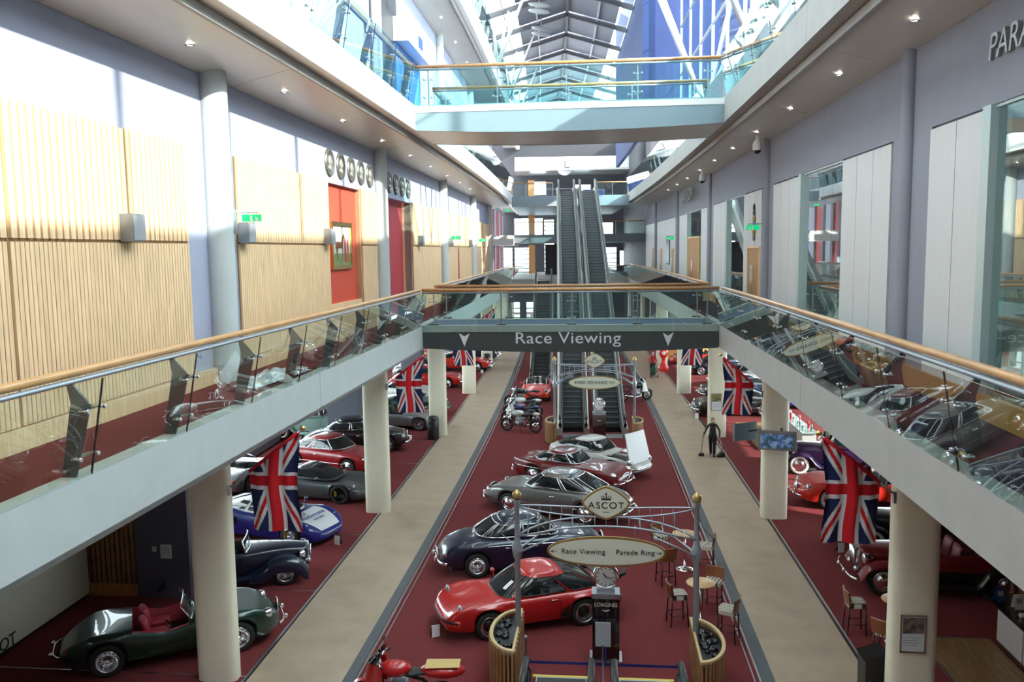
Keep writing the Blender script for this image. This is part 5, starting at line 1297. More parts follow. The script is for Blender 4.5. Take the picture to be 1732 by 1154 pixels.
# ================================================================ BAR STOOLS AND TABLES
stripe = stripemat('striped seat fabric', [(0, (.62, .56, .44)), (.22, (.03, .02, .02)), (.34, (.5, .45, .36)), (.5, (.12, .06, .04)), (.62, (.66, .6, .48)), (.8, (.04, .03, .03))], 5.5, 1)
leather = mat('tan leather', (.25, .085, .035), .35, noise=.15, nscale=10); dwood = mat('dark stained wood', (.035, .012, .01), .35)
def stool(leathery=False):
    e = empty('bar_stool', 0, 0, 0, label='x', cat='stool', group='striped high bar stools')
    L = lambda nm, mb, m: build(nm, mb, m, e, warp=False)
    L('seat', MB().grid(lambda a, b: Vector((.22*math.copysign(abs(cos(2*pi*a))**.45, cos(2*pi*a))*(1 if b < .7 else cos((b-.7)/.3*pi/2)), .22*math.copysign(abs(sin(2*pi*a))**.45, sin(2*pi*a))*(1 if b < .7 else cos((b-.7)/.3*pi/2)), .68+.12*min(1, b/.7)+.02*max(0, b-.7))), 28, 8, True, cu=True), leather if leathery else stripe)
    L('backrest', MB().grid(lambda a, b: Vector((-.20-.05*b+.05*(2*a-1)**2, .24*(2*a-1), .74+.32*b)), 10, 5).grid(lambda a, b: Vector((-.235-.05*b+.05*(2*a-1)**2, .24*(2*a-1), .74+.32*b)), 10, 5).tube([(-.215-.05+.05*(2*a/10-1)**2, .24*(2*a/10-1), 1.06) for a in range(11)], .02, n=6), leather)
    for sx in (-1, 1):
        for sy in (-1, 1):
            L('leg', MB().tube([(sx*.18, sy*.18, .72), (sx*.215, sy*.2, 0)], [.022, .016], n=6), dwood)
    for a, b in (((.2, .19), (.2, -.19)), ((.2, -.19), (-.2, -.19)), ((-.2, -.19), (-.2, .19)), ((-.2, .19), (.2, .19))):
        L('stretcher', MB().tube([(a[0], a[1], .27), (b[0], b[1], .27)], .012, n=5), dwood)
    return e
def table():
    e = empty('bar_table', 0, 0, 0, label='x', cat='table', group='round high bar tables')
    L = lambda nm, mb, m: build(nm, mb, m, e, warp=False)
    L('tabletop', MB().lathe([(0, 1.05), (.34, 1.05), (.35, 1.04), (.35, 1.02), (.33, 1.01), (0, 1.01)], n=32), mat('light beech top', (.58, .36, .18), .3, noise=.1, nscale=3)); L('column', MB().tube([(0, 0, .02), (0, 0, 1.02)], .03, n=12), chrome)
    L('base', MB().lathe([(0, .05), (.05, .045), (.24, .02), (.25, 0)], n=28), chrome); return e
s0_ = stool(); s1_ = stool(True); t0_ = table(); f0 = f1 = True
for u, s, a, lt_, lab in ((2.9, 19.45, pi-.4, 0, 'striped bar stool nearest the walkway, back turned to it'), (1.80, 20.25, .2, 0, 'striped bar stool between the gantry pole and the front tall table'), (2.75, 21.1, -2.0, 0, 'striped bar stool pushed behind the front tall table'),
                          (1.72, 22.75, 1.9, 1, 'all tan leather bar stool by the middle table'), (2.95, 23.75, pi-.2, 0, 'striped bar stool beside walkway at the far tall table'), (1.72, 24.5, -.9, 0, 'striped bar stool between far tall table and the oval sign'),
                          (5.95, 20.05, .0, 0, 'striped bar stool beside near right column with its back to the walkway'), (6.15, 18.55, .9, 0, 'striped bar stool half hidden in front of near right column')):
    if lt_: o = place(s1_, u, s, 0, a)
    elif f0: o = place(s0_, u, s, 0, a); f0 = False
    else: o = place(copy_tree(s0_), u, s, 0, a)
    o['label'] = lab
for u, s, lab in ((2.36, 20.3, 'round tall table nearest, with three striped stools'), (2.35, 23.9, 'round tall table behind the gantry pole near navy saloon'), (6.75, 19.6, 'round tall table half behind the near right column')):
    o = place(t0_ if f1 else copy_tree(t0_), u, s); f1 = False; o['label'] = lab
# ================================================================ MOTORCYCLES
def motorcycle(u, s, ang, label, tank, seatc, fairing=None, tail=None, panniers=False):
    e = empty('motorcycle', u, s, 0, ang, label=label, cat='motorcycle'); e.scale = (1.1, 1.1, 1.1)
    L = lambda nm, mb, m, par=None: build(nm, mb, m, par or e, warp=False)
    for x in (.72, -.70):
        w = L('wheel', MB().lathe([(.22, -.05), (.28, -.055), (.31, -.03), (.315, 0), (.31, .03), (.28, .055), (.22, .05), (.22, -.05)], (x, 0, .315), axis='y', n=28), rubber)
        sp_ = MB().lathe([(.05, -.05), (.05, .05), (0, .05)], (x, 0, .315), axis='y', n=10)
        for k in range(6): t = pi*k/3; sp_.tube([(x, 0, .315), (x+.225*cos(t), 0, .315+.225*sin(t))], .014, n=4)
        L('rim', sp_, steel, w); L('brake_disc', MB().lathe([(.10, .065), (.15, .065), (.15, .06), (.1, .06)], (x, 0, .315), axis='y', n=20), chrome, w)
    for sg in (-1, 1): L('fork', MB().tube([(.72, sg*.09, .315), (.42, sg*.09, .98)], .025, n=8), chrome)
    L('mudguard', MB().grid(lambda a, b: Vector((.72+.34*cos(.3+2.0*a), (b-.5)*.13, .315+.34*sin(.3+2.0*a))), 10, 2), tank)
    L('frame', MB().tube([(.44, 0, .88), (.15, .0, .8), (-.35, 0, .66), (-.7, 0, .34)], .035, n=6).tube([(.42, 0, .82), (.3, 0, .3), (-.2, 0, .25), (-.4, 0, .6)], .03, n=6), blackp)
    L('engine', MB().ball((.08, 0, .42), (.24, .17, .18), 14, 8).box(-.05, .2, -.14, .14, .5, .66), mat('engine alloy', (.35, .35, .36), .35, .8))
    for k in range(5): L('cooling_fin', MB().box(-.08, .24, -.17, .17, .50+k*.035, .51+k*.035), steel)
    L('tank', MB().ball((.16, 0, .86), (.31, .17, .15), 18, 10), tank)
    L('seat', MB().grid(lambda a, b: Vector((-.12-.55*b, .15*cos(2*pi*a)*(1-.3*b), .80+.05*sin(2*pi*a)+.09*b*b)), 14, 8, True, cu=True), seatc)
    L('tail', MB().ball((-.72, 0, .86), (.22, .12, .08), 12, 8), tail or tank); L('tail_lamp', MB().ball((-.93, 0, .86), (.03, .07, .035), 8, 6), redl)
    hb = MB().tube([(.34, .36, 1.06), (.40, .22, 1.06), (.44, 0, 1.0), (.40, -.22, 1.06), (.34, -.36, 1.06)], .014, n=6)
    L('handlebar', hb, chrome)
    for sg in (-1, 1):
        L('grip', MB().tube([(.34, sg*.30, 1.06), (.30, sg*.42, 1.06)], .02, n=6), rubber); L('mirror', MB().tube([(.38, sg*.26, 1.07), (.40, sg*.34, 1.25)], .008, n=4).ball((.40, sg*.36, 1.28), (.02, .07, .045), 10, 6), blackp)
    hl = L('headlamp', MB().lathe([(0, -.14), (.08, -.1), (.10, 0), (.095, .02)], (.58, 0, .93), axis='x', n=16), chrome); L('lens', MB().lathe([(.095, .02), (0, .05)], (.58, 0, .93), axis='x', n=16), lglass, hl)
    L('exhaust', MB().tube([(.2, -.14, .5), (.28, -.16, .3), (0, -.17, .24), (-.4, -.19, .3), (-.85, -.21, .38)], [.025, .028, .03, .055, .055], n=8), chrome)
    L('side_stand', MB().tube([(.0, .12, .3), (-.08, .26, .0)], .012, n=5), blackp)
    if fairing:
        L('fairing', MB().grid(lambda a, b: Vector((.30+.42*cos((a-.5)*pi)*(1-.35*b)+.04, .25*sin((a-.5)*pi)*(1-.2*b), .52+.50*b)), 16, 8), fairing)
        L('windshield', MB().grid(lambda a, b: Vector((.46+.16*cos((a-.5)*pi)*(1-.3*b)-.14*b, .20*sin((a-.5)*pi), 1.02+.2*b)), 12, 5), dglass)
    if panniers:
        for sg in (-1, 1): L('pannier', MB().ball((-.55, sg*.28, .62), (.26, .11, .19), 14, 8), blackp)
    return e
mb_ = motorcycle(-4.0, 15.72, pi+.06, 'red faired motorcycle with pale wooden tail board, nearest vehicle, cut by frame', RED, interB, RED, RED)
build('tail_fairing', MB().ball((-.72, 0, .84), (.42, .20, .13), 16, 8), RED, mb_, warp=False)
build('tail_board', MB().grid(lambda a, b: Vector((-.42-.62*a, (b-.5)*(.36-.04*a), .98-.02*a*0+.015*a-.10*abs(b-.5)**2)), 6, 4), mat('tail board wood', (.62, .42, .16), .4), mb_, warp=False)
motorcycle(-3.75, 42.15, pi-.3, 'naked silver motorcycle standing nearest beside the second planter', paint('pearl', (.5, .5, .47), .3), interB)
motorcycle(-3.85, 43.9, pi-.1, 'blue and white faired motorcycle behind the naked silver one', paint('violet blue', (.03, .02, .15)), interB, white, None, True)
motorcycle(-3.9, 45.9, pi-.1, 'touring motorcycle with white fairing and black panniers before the red open car', white, interB, white, None, True)
motorcycle(-4.1, 49.0, pi-.1, 'black motorcycle furthest back in the row by the walkway', BLK, interB)
motorcycle(2.6, 51.0, .4, 'black and white motorcycle past the escalator foot near the walkway', BLK, interB, white)
# ================================================================ PEOPLE
def skinbody(name, par, J, E_, m, sub=2):
    """J: list of (pos, radius); E_: edges; grown as one skinned surface"""
    me = bpy.data.meshes.new(name); me.from_pydata([p for p, r in J], E_, [])
    o = bpy.data.objects.new(name, me); COL.objects.link(o)
    md = o.modifiers.new('s', 'SKIN'); md.use_smooth_shade = True
    for v, (p, r) in zip(me.skin_vertices[0].data, J):
        v.radius = r if hasattr(r, '__len__') else (r, r)
    me.skin_vertices[0].data[0].use_root = True
    sb = o.modifiers.new('d', 'SUBSURF'); sb.levels = sub
    dg = bpy.context.evaluated_depsgraph_get(); ev = o.evaluated_get(dg); nm = bpy.data.meshes.new_from_object(ev)
    bpy.data.objects.remove(o)
    q = bpy.data.objects.new(name, nm); COL.objects.link(q); q.parent = par; nm.materials.clear(); nm.materials.append(m)
    nm.polygons.foreach_set('use_smooth', [True]*len(nm.polygons)); PM[q.name] = PM[par.name].copy()
    return q
skin = mat('skin', (.45, .24, .16), .5); blk = mat('black clothing', (.012, .012, .015), .8); hairm = mat('fair brown hair', (.16, .085, .035), .5)
def person(u, s, ang, label, top, legs, hair, pose):
    """faces +x of its own frame"""
    e = empty('person', u, s, 0, ang, label=label, cat='person')
    P_ = pose
    J = [((0, 0, .95), (.10, .155)), ((0, 0, 1.15), (.085, .13)), ((0, 0, 1.33), (.10, .17)), ((0, 0, 1.42), (.06, .09)), ((.01, 0, 1.47), (.045, .045)),
         ((0, .09, .90), (.085, .085)), P_['kneeL'], P_['ankL'], ((0, -.09, .90), (.085, .085)), P_['kneeR'], P_['ankR'],
         ((0, .17, 1.38), (.055, .055)), P_['elL'], P_['wrL'], ((0, -.17, 1.38), (.055, .055)), P_['elR'], P_['wrR']]
    E_ = [(0, 1), (1, 2), (2, 3), (3, 4), (0, 5), (5, 6), (6, 7), (0, 8), (8, 9), (9, 10), (3, 11), (11, 12), (12, 13), (3, 14), (14, 15), (15, 16)]
    skinbody('body', e, J, E_, top)
    B = lambda nm, mb, m, par=None: build(nm, mb, m, par or e, warp=False)
    # trousers over the legs
    for a, b, c in ((5, 6, 7), (8, 9, 10)):
        p = [Vector(J[a][0]), Vector(J[b][0]), Vector(J[c][0])]
        B('trouser_leg', MB().tube([p[0]+Vector((0, 0, .05)), p[0], p[0].lerp(p[1], .5), p[1], p[1].lerp(p[2], .5), p[2]], [.10, .105, .095, .075, .07, .062], n=14), legs)
        f = p[2]; B('shoe', MB().ball((f.x+.06, f.y, f.z-.03), (.13, .048, .05), 14, 8), blackp)
    h = Vector((.02, 0, 1.57))
    hd = B('head', MB().grid(lambda a, b: h+Vector((.092*cos(2*pi*a)*sin(pi*b)*(1+.05*cos(2*pi*a)), .073*sin(2*pi*a)*sin(pi*b)*(1-.18*max(0, b-.5)*2), .115*cos(pi*b))), 24, 16, True, cu=True).tube([(0, 0, 1.40), (.01, 0, 1.50)], .045, n=12), skin)
    B('nose', MB().prism([(.09, 1.585), (.118, 1.55), (.09, 1.54)], -.013, .013), skin, hd)
    for sg in (-1, 1):
        B('eye', MB().ball((h.x+.082, sg*.03, 1.585), (.012, .014, .009), 8, 6), white, hd); B('pupil', MB().ball((h.x+.092, sg*.03, 1.585), (.005, .006, .006), 8, 6), blackp, hd); B('ear', MB().ball((h.x, sg*.075, 1.57), (.018, .01, .03), 8, 6), skin, hd)
    B('mouth', MB().ball((h.x+.086, 0, 1.515), (.008, .024, .006), 8, 6), redw2, hd)
    B('hair', MB().grid(lambda a, b: Vector((.0-.005+.100*cos(2*pi*a)*sin(pi*.62*b)-(.03 if b > .6 else 0), .086*sin(2*pi*a)*sin(pi*(.15+.47*b) if b > .3 else pi*b*.97), 1.60+.108*cos(pi*.62*b)-(.22*max(0, (b-.6)) if cos(2*pi*a) < .3 else -.03*b))), 24, 10, True, cu=True), hair)
    for sg, wk, ek in ((1, 'wrL', 'elL'), (-1, 'wrR', 'elR')):
        w = Vector(P_[wk][0]); el = Vector(P_[ek][0]); d = (w-el).normalized(); sd_ = Vector((0, 1, 0)).cross(d).normalized() if abs(d.y) < .9 else Vector((1, 0, 0)); n_ = d.cross(sd_)
        mbh = MB().ball(w+d*.05, (.03, .03, .045), 10, 8)
        for k, ln in enumerate((.062, .072, .068, .052)):
            o = n_*(-.024+.016*k); mbh.tube([w+d*.075+o, w+d*(.075+ln*.55)+o+sd_*.008, w+d*(.07+ln*.8)+o+sd_*.03], [.009, .008, .006], n=6)
        mbh.tube([w+d*.03-n_*.02, w+d*.055-n_*.048+sd_*.012, w+d*.085-n_*.05+sd_*.022], [.012, .010, .008], n=6)
        B('hand', mbh, skin)
    return e
A = dict(kneeL=((.10, .10, .50), (.06, .06)), ankL=((.16, .10, .09), (.04, .04)), kneeR=((-.03, -.10, .50), (.06, .06)), ankR=((-.14, -.10, .09), (.04, .04)),
         elL=((-.04, .30, 1.12), (.043, .043)), wrL=((.06, .30, .86), (.03, .03)), elR=((.03, -.30, 1.14), (.043, .043)), wrR=((.18, -.34, .97), (.03, .03)))
pr = person(5.08, 37.35, -pi/2-.35, 'person in black clothes with fair hair walking and sweeping with long broom and dustpan', blk, blk, hairm, A)
bm_ = empty('broom', 4.62, 37.35, 0, label='long handled broom held by the sweeping person', cat='broom')
wr = PM[pr.name] @ Vector((.24, -.36, .92)); loc = PM[bm_.name].inverted() @ wr
dr = (loc-Vector((-.06, -.12, .15))); dr.normalize()
build('handle', MB().tube([(-.06, -.12, .15), loc+dr*.18], .014, n=8), dwood, bm_, warp=False)
build('brush_head', MB().box(-.16, .06, -.16, -.08, .09, .15), blackp, bm_, warp=False); build('bristles', MB().box(-.17, .07, -.17, -.07, .0, .09), dwood, bm_, warp=False)
dp = empty('dustpan', 5.40, 37.15, 0, label='black long handled dustpan at the feet of the sweeping person', cat='dustpan')
build('pan', MB().prism([(-.16, 0), (.16, 0), (.16, .22), (.05, .26), (-.16, .05)], -.15, .15), blackp, dp, warp=False)
wl_ = PM[dp.name].inverted() @ (PM[pr.name] @ Vector((.06, .32, .82))); build('handle', MB().tube([(.1, 0, .24), wl_], .012, n=6), steel, dp, warp=False)
B2 = dict(kneeL=((.05, .09, .50), (.06, .06)), ankL=((.02, .09, .09), (.04, .04)), kneeR=((.04, -.09, .50), (.06, .06)), ankR=((.0, -.09, .09), (.04, .04)),
          elL=((.05, .27, 1.12), (.043, .043)), wrL=((.25, .20, 1.0), (.03, .03)), elR=((.05, -.27, 1.12), (.043, .043)), wrR=((.25, -.20, 1.0), (.03, .03)))
person(4.62, 61.0, -pi/2, 'person in red top far down the walkway pushing a dark trolley', mat('red top', (.45, .015, .02), .8), blk, mat('white cap', (.6, .6, .6), .8), B2)
t = empty('trolley', 4.62, 60.3, 0, label='dark wheeled trolley pushed by the person in red top', cat='trolley')
build('frame', MB().tube([(-.25, .35, 1.0), (.25, .35, 1.0)], .02).tube([(-.25, .35, 1.0), (-.25, -.2, .12), (.25, -.2, .12), (.25, .35, 1.0)], .02), blackp, t, warp=False)
build('bag', MB().ball((0, .05, .5), (.22, .2, .35), 12, 8), mat('dark green bag', (.01, .06, .03), .7), t, warp=False)
for sx in (-.25, .25): build('wheel', MB().lathe([(0, -.03), (.1, -.03), (.1, .03), (0, .03)], (sx, -.25, .1), axis='x', n=16), rubber, t, warp=False)

# ================================================================ GROUND FLOOR FITTINGS
def pillar_box(u0, u1, s0, s1, lab=None):
    return sbox('pillar_slate', greyblue, u0, u1, s0, s1, 0, 5.75, seg=1)
pillar_box(-12.5, -11.0, 20.9, 22.2); pillar_box(-12.9, -11.4, 39.3, 40.6); pillar_box(-13, -11.6, 57.5, 58.8)
def notice(u, s, z, w, h, label, fm=white, pic=None, nm='notice'):
    e = empty(nm, u, s, z, label=label, cat='sign')
    build('frame', MB().box(-w/2, w/2, -.03, 0, -h/2, h/2), fm, e, warp=False)
    build('sheet', MB().box(-w/2+.03, w/2-.03, -.034, -.03, -h/2+.03, h/2-.03), mat('paper', (.66, .68, .70), .5), e, warp=False)
    if pic:
        build('photo', MB().box(-w/2+.04, w/2-.04, -.038, -.034, h*.02, h/2-.04), mat('poster photo '+pic[0], pic[1], .4, noise=.9, nscale=9, c2=pic[2]), e, warp=False)
        for k in range(4): build('text_line', MB().box(-w*.36, w*.3-(k % 2)*.05, -.037, -.034, -h*(.10+.07*k), -h*(.085+.07*k)), alu, e, warp=False)
    else:
        for k in range(6): build('text_line', MB().box(-w*.3, w*.3-(k % 2)*.04, -.037, -.034, h*(.3-.09*k), h*(.32-.09*k)), alu, e, warp=False)
    return e
notice(-11.62, 20.89, 1.3, .30, .38, 'framed white notice on the slate pillar behind green roadster')
n_ = notice(-11.95, 20.89, 1.36, .11, .14, 'tiny white switch plate left of the framed notice on slate pillar')
notice(-12.3, 39.29, .9+.0, .42, .62, 'framed notice on the slate pillar behind the cherry red coupe')
notice(5.80, 16.06, 1.85, .47, .74, 'silver framed poster with racegoer picture low on nearest right column', steel, ('a', (.30, .22, .18), (.01, .03, .02)), 'poster')
notice(5.80, 41.01, 1.75, .5, .85, 'poster with dark photo on right column beside third flag', steel, ('b', (.40, .34, .12), (.02, .02, .03)), 'poster')
# television on the second right column
tv = empty('television', 5.78, 28.05, 2.80, .0, label='flat grey framed television tilted down from the second right column', cat='television')
tv.rotation_euler = (radians(20), 0, radians(-14)); PM[tv.name] = Matrix.Translation(tv.location) @ tv.rotation_euler.to_matrix().to_4x4()
build('casing', MB().box(-.62, .62, 0, .09, -.36, .36), alu, tv, warp=False)
scm = bpy.data.materials.new('racing broadcast'); scm.use_nodes = True
b_ = scm.node_tree.nodes['Principled BSDF']; nz = scm.node_tree.nodes.new('ShaderNodeTexNoise'); nz.inputs['Scale'].default_value = 5; cr = scm.node_tree.nodes.new('ShaderNodeValToRGB')
tcn = scm.node_tree.nodes.new('ShaderNodeTexCoord'); scm.node_tree.links.new(tcn.outputs['Object'], nz.inputs['Vector'])
cr.color_ramp.elements[0].position = .38; cr.color_ramp.elements[0].color = (.01, .03, .02, 1); cr.color_ramp.elements[1].position = .62; cr.color_ramp.elements[1].color = (.09, .13, .2, 1)
x_ = cr.color_ramp.elements.new(.5); x_.color = (.02, .05, .12, 1)
scm.node_tree.links.new(nz.outputs[0], cr.inputs[0]); scm.node_tree.links.new(cr.outputs[0], b_.inputs['Base Color']); scm.node_tree.links.new(cr.outputs[0], b_.inputs['Emission Color']); b_.inputs['Emission Strength'].default_value = .6; b_.inputs['Roughness'].default_value = .15
build('screen', MB().box(-.52, .52, -.006, 0, -.27, .27), scm, tv, warp=False)
build('wall_arm', MB().tube([(.1, .09, .1), (.12, .56, .15)], .04, n=8), blackp, tv, warp=False)
tv2 = empty('television', 4.95, 29.05, 2.9, .45, label='second slimmer screen behind the tilted television, seen from its back', cat='television')
build('casing', MB().box(-.45, .45, 0, .08, -.3, .3), mat('dark teal casing', (.08, .13, .15), .5), tv2, warp=False); build('wall_arm', MB().tube([(.1, .04, 0), (.5, -.3, .1)], .03, n=6), blackp, tv2, warp=False)
# litter bins
for u, s, lab in ((-7.98, 40.45, 'black cylindrical litter bin standing against the numbered column'), (-7.8, 65.6, 'black cylindrical litter bin by the column beyond the bridge')):
    e = empty('litter_bin', u, s, label=lab, cat='bin')
    build('bin_body', MB().lathe([(.26, 0), (.29, .05), (.29, .92), (.27, .96)], n=24), blackp, e, warp=False)
    build('bin_lid', MB().lathe([(.30, .96), (.30, 1.03), (.22, 1.12), (0, 1.15)], n=24), blackp, e, warp=False)
    build('bin_opening', MB().box(-.14, .14, -.30, -.2, .76, .9), rubber, e, warp=False)
# right kitchen counter with cupboard doors, wooden floor
sbox('floor_planked_right', floorw, 7.35, 8.95, 8, 19.88, .0, .014, seg=2)
fp = sbox('floor_planked_right_far', floorw, 7.35, 8.95, 34.9, 44.6, 0, .014, seg=2)
sbox('trim_31', silver, 7.30, 7.35, 8, 19.9, 0, .02, seg=1); sbox('trim_32', silver, 7.30, 8.95, 19.88, 19.92, 0, .02, seg=1)
cn = empty('counter', 9.3, 16, 0, label='pale grey counter with cupboard doors on planked floor near the right column', cat='counter')
build('carcass', MB().box(8.98, 9.6, 10, 19.6, .14, .95, seg=3), fgrey, cn); build('plinth', MB().box(9.02, 9.55, 10, 19.6, 0, .14, seg=3), darkw, cn)
for k in range(8): build('cupboard_door', MB().box(8.955, 8.98, 10.03+1.2*k, 11.17+1.2*k, .16, .93), fgrey, cn)
wt = build('worktop', MB().box(8.88, 9.65, 9.9, 20.2, .95, 1.0, seg=3), granite, cn)
tap = empty('tap', 9.35, 16.6, 1.0, label='chrome swan neck tap on the black worktop', cat='tap')
build('spout', MB().tube([(0, 0, 0), (0, 0, .22), (-.05, 0, .28), (-.14, 0, .27), (-.16, 0, .22)], .014, n=8), chrome, tap, warp=False); build('lever', MB().tube([(0, .02, .06), (0, .1, .1)], .008, n=6), chrome, tap, warp=False)
cup = empty('cup', 9.12, 18.85, 1.0, label='white cup standing on the black worktop by upright cards', cat='cup')
build('cup_body', MB().lathe([(.03, 0), (.05, .02), (.055, .1), (.05, .1), (.04, .02), (0, .02)], n=18), white, cup, warp=False); build('cup_handle', MB().tube([(-.05, 0, .08), (-.085, 0, .06), (-.05, 0, .03)], .006, n=5), white, cup, warp=False)
for u, s, a, cm, lab in ((9.05, 19.75, .3, mat('navy card', (.02, .05, .2), .4), 'navy menu card upright on the black worktop end'), (9.28, 19.35, .1, white, 'tall white folded card upright on the black worktop')):
    c_ = empty('menu_card', u, s, 1.0, a, label=lab, cat='card')
    build('leaf', MB().add([(-.12, -.08, 0), (.12, -.08, 0), (.12, 0, .34), (-.12, 0, .34), (-.12, .08, 0), (.12, .08, 0)], [[0, 1, 2, 3], [3, 2, 5, 4]]), cm, c_, warp=False)
    build('print', MB().add([(-.07, -.052, .14), (.07, -.052, .14), (.07, -.026, .25), (-.07, -.026, .25)], [[0, 1, 2, 3]]), alu, c_, warp=False)
sbox('wall_kitchen_screen', mat('russet panel', (.10, .025, .015), .4), 9.72, 9.82, 8, 20.4, 0, 3.2, seg=2); sbox('wall_kitchen_end', mat('russet panel', (.10, .025, .015), .4), 9.62, 9.9, 20.3, 20.45, 0, 4.5, seg=1)
c2_ = empty('counter', 9.4, 40, 0, label='pale counter with glass top far right beside dark timber wall', cat='counter')
build('carcass', MB().box(9.0, 9.6, 37.6, 43, 0, .97, seg=2), fgrey, c2_); build('worktop', MB().box(8.95, 9.65, 37.5, 43.1, .97, 1.02, seg=2), mat('green glass top', (.3, .42, .4), .1), c2_)
for k in range(16):
    rr_ = random.Random(k); s_ = 37.8+.33*k
    o = empty('glassware', 9.1+rr_.random()*.4, s_, 1.02, label='%s, %s from nearest on the far right counter' % (('clear bottle', 'chrome shaker', 'red bottle')[k % 3], ORD[k]), cat='glass', group='glassware on the far right counter')
    build('glass_body', MB().lathe([(.04, 0), (.05, .02), (.05, .2+.1*rr_.random()), (.02, .34)], n=10), [lglass, chrome, redl][k % 3], o, warp=False)
bx = empty('menu_lectern', 5.35, 16.9, 0, label='small black lectern in front of the nearest right column', cat='lectern')
build('cabinet', MB().prism([(-.2, 0), (.2, 0), (.2, 1.12), (-.2, .98)], -.25, .25), blackp, bx, warp=False); build('top', MB().add([(-.24, -.28, .98), (-.24, .28, .98), (.22, .28, 1.14), (.22, -.28, 1.14)], [[0, 1, 2, 3]]), granite, bx, warp=False)
# left bar: cream front lettered, black counter, oak partition
lb = empty('bar_counter', -14.0, 14, 0, label='cream fronted bar with black top and lettering behind green roadster', cat='counter')
build('front', MB().box(-14.2, -13.85, 6, 20.85, .1, 1.45, seg=4), fcream, lb); build('top', MB().box(-14.35, -13.75, 6, 20.85, 1.45, 1.62, seg=4), granite, lb); build('plinth', MB().box(-14.2, -13.9, 6, 20.85, 0, .1, seg=4), blackp, lb)
for k, ch in enumerate('ASCOT'):
    m4 = PM[lb.name].inverted() @ W(-13.84, 16.62+.285*k, .24)
    text('lettering', ch, .42, lb, m4, (pi/2, 0, pi/2), blackp)
build('underline', MB().box(-13.85, -13.84, 16.4, 17.95, .02, .045), blackp, lb)
sbox('wall_bar_back', darkw, -17.2, -17.0, 6, 21, 0, 5.7, seg=2); sbox('ceiling_bar_bulkhead', white, -14.6, -13.9, 6, 20.9, 2.5, 2.8, seg=3)
ow = build('wall_bar_partition', MB().box(-17, -12.5, 21.0, 21.1, 0, 2.35), oakbk, kind='structure')
for k in range(32): build('slat', MB().box(-17+.14*k, -16.9+.14*k, 20.94, 21.0, .35, 2.3), mat('honey slat', (.33, .17, .06), .5, noise=.4, nscale=4, stretch=(8, 8, .3)), ow)
build('base_board', MB().box(-17, -12.5, 20.92, 21.0, 0, .35), doorw, ow)
lh = empty('lightbox', -13.9, 20.4, 1.62, label='small pale leaflet box standing on the bar end by slatted wall', cat='box')
build('leaflet_tray', MB().prism([(-.14, 0), (.14, 0), (.14, .42), (.05, .42)], -.22, .22), mat('pale blue leaflet', (.45, .6, .62), .5), lh, warp=False); build('leaflet', MB().box(-.1, .1, -.23, -.22, .08, .3), white, lh, warp=False)
# price cards on the floor
for u, s, a, lab in ((-4.03, 19.15, .5, 'small white price card on the carpet before the red coupe nose'), (-8.3, 25.3, -.3, 'small white price card on carpet before the blue racing coupe'), (7.15, 25.5, .2, 'small white price card on carpet under the large right flag'),
                     (5.5, 45.6, .0, 'small white price card before the black low coupe'), (-7.9, 62.6, .0, 'small white price card before the bright red coupe beyond the bridge')):
    c_ = empty('price_card', u, s, 0, a, label=lab, cat='card')
    build('card_face', MB().prism([(-.10, 0), (.10, 0), (.10, .30), (-.10, .30)], -.05, -.045), white, c_, warp=False); build('card_foot', MB().add([(-.1, -.045, .3), (.1, -.045, .3), (.1, .1, 0), (-.1, .1, 0)], [[0, 1, 2, 3]]), blackp, c_, warp=False)
# red inflatable-looking toy stand and amusements far right
rs = empty('red_display', 5.65, 63.4, 0, label='bright red figure shaped display stand by the far orange counter', cat='display')
build('stand', MB().lathe([(.35, 0), (.42, .3), (.2, .6), (.12, .9), (.3, 1.2), (.34, 1.5), (.2, 1.75), (0, 1.85)], n=20), mat('glossy red', (.8, .03, .02), .2), rs, warp=False)
build('emblem', MB().ball((0, -.3, 1.4), (.14, .05, .16), 12, 8), white, rs, warp=False)
oc = empty('counter', 8.5, 66, 0, label='long orange oak counter front at far end of right bay', cat='counter')
build('front', MB().box(6.4, 12.5, 70.5, 70.9, 0, 1.5), mat('orange oak', (.70, .38, .10), .5), oc); build('top', MB().box(6.3, 12.6, 70.3, 71, 1.5, 1.58), granite, oc)
for k, uu in enumerate((7.1, 9.0, 10.9)):
    e = empty('menu_screen', uu, 71.5, 2.6, label='small lit menu screen %s above the orange counter' % ('nearest walkway', 'in the middle', 'furthest right')[k], cat='screen')
    build('casing', MB().box(-.7, .7, 0, .1, 0, .8), blackp, e, warp=False); build('picture', MB().box(-.6, .6, -.01, 0, .1, .7), mat('cyan picture', (.05, .25, .4), .3, emit=.5), e, warp=False); build('bracket', MB().tube([(0, .05, .8), (0, .05, 3.15)], .03), blackp, e, warp=False)
# ================================================================ UPPER CONCOURSE FITTINGS
med = mat('dark bronze relief', (.20, .19, .17), .35, .6, noise=.5, nscale=18)
for k, s in enumerate((25.12, 26.27, 27.45, 28.62, 29.8, 31.75, 32.85, 34.0, 35.15, 36.35)):
    e = empty('medallion', WLu, s, 11.86, label='x', cat='medallion', group='bronze portrait medallions above the red recesses')
    wh = ('first', 'second', 'third', 'fourth', 'fifth')[k % 5]
    e['label'] = '%s bronze portrait medallion of the %s row counted from nearest' % (wh, 'nearer' if k < 5 else 'farther')
    build('disc', MB().lathe([(0, .03), (.33, .03), (.36, .06), (.40, .06), (.42, 0)], axis='x', n=32), med, e, warp=False)
    build('relief_head', MB().ball((.03, .02, .05), (.05, .14, .18), 14, 8).ball((.03, .02, -.15), (.04, .17, .1), 12, 6).ball((.05, .13, .04), (.03, .05, .05), 8, 6), mat('pale bronze', (.42, .38, .32), .4, .5), e, warp=False)
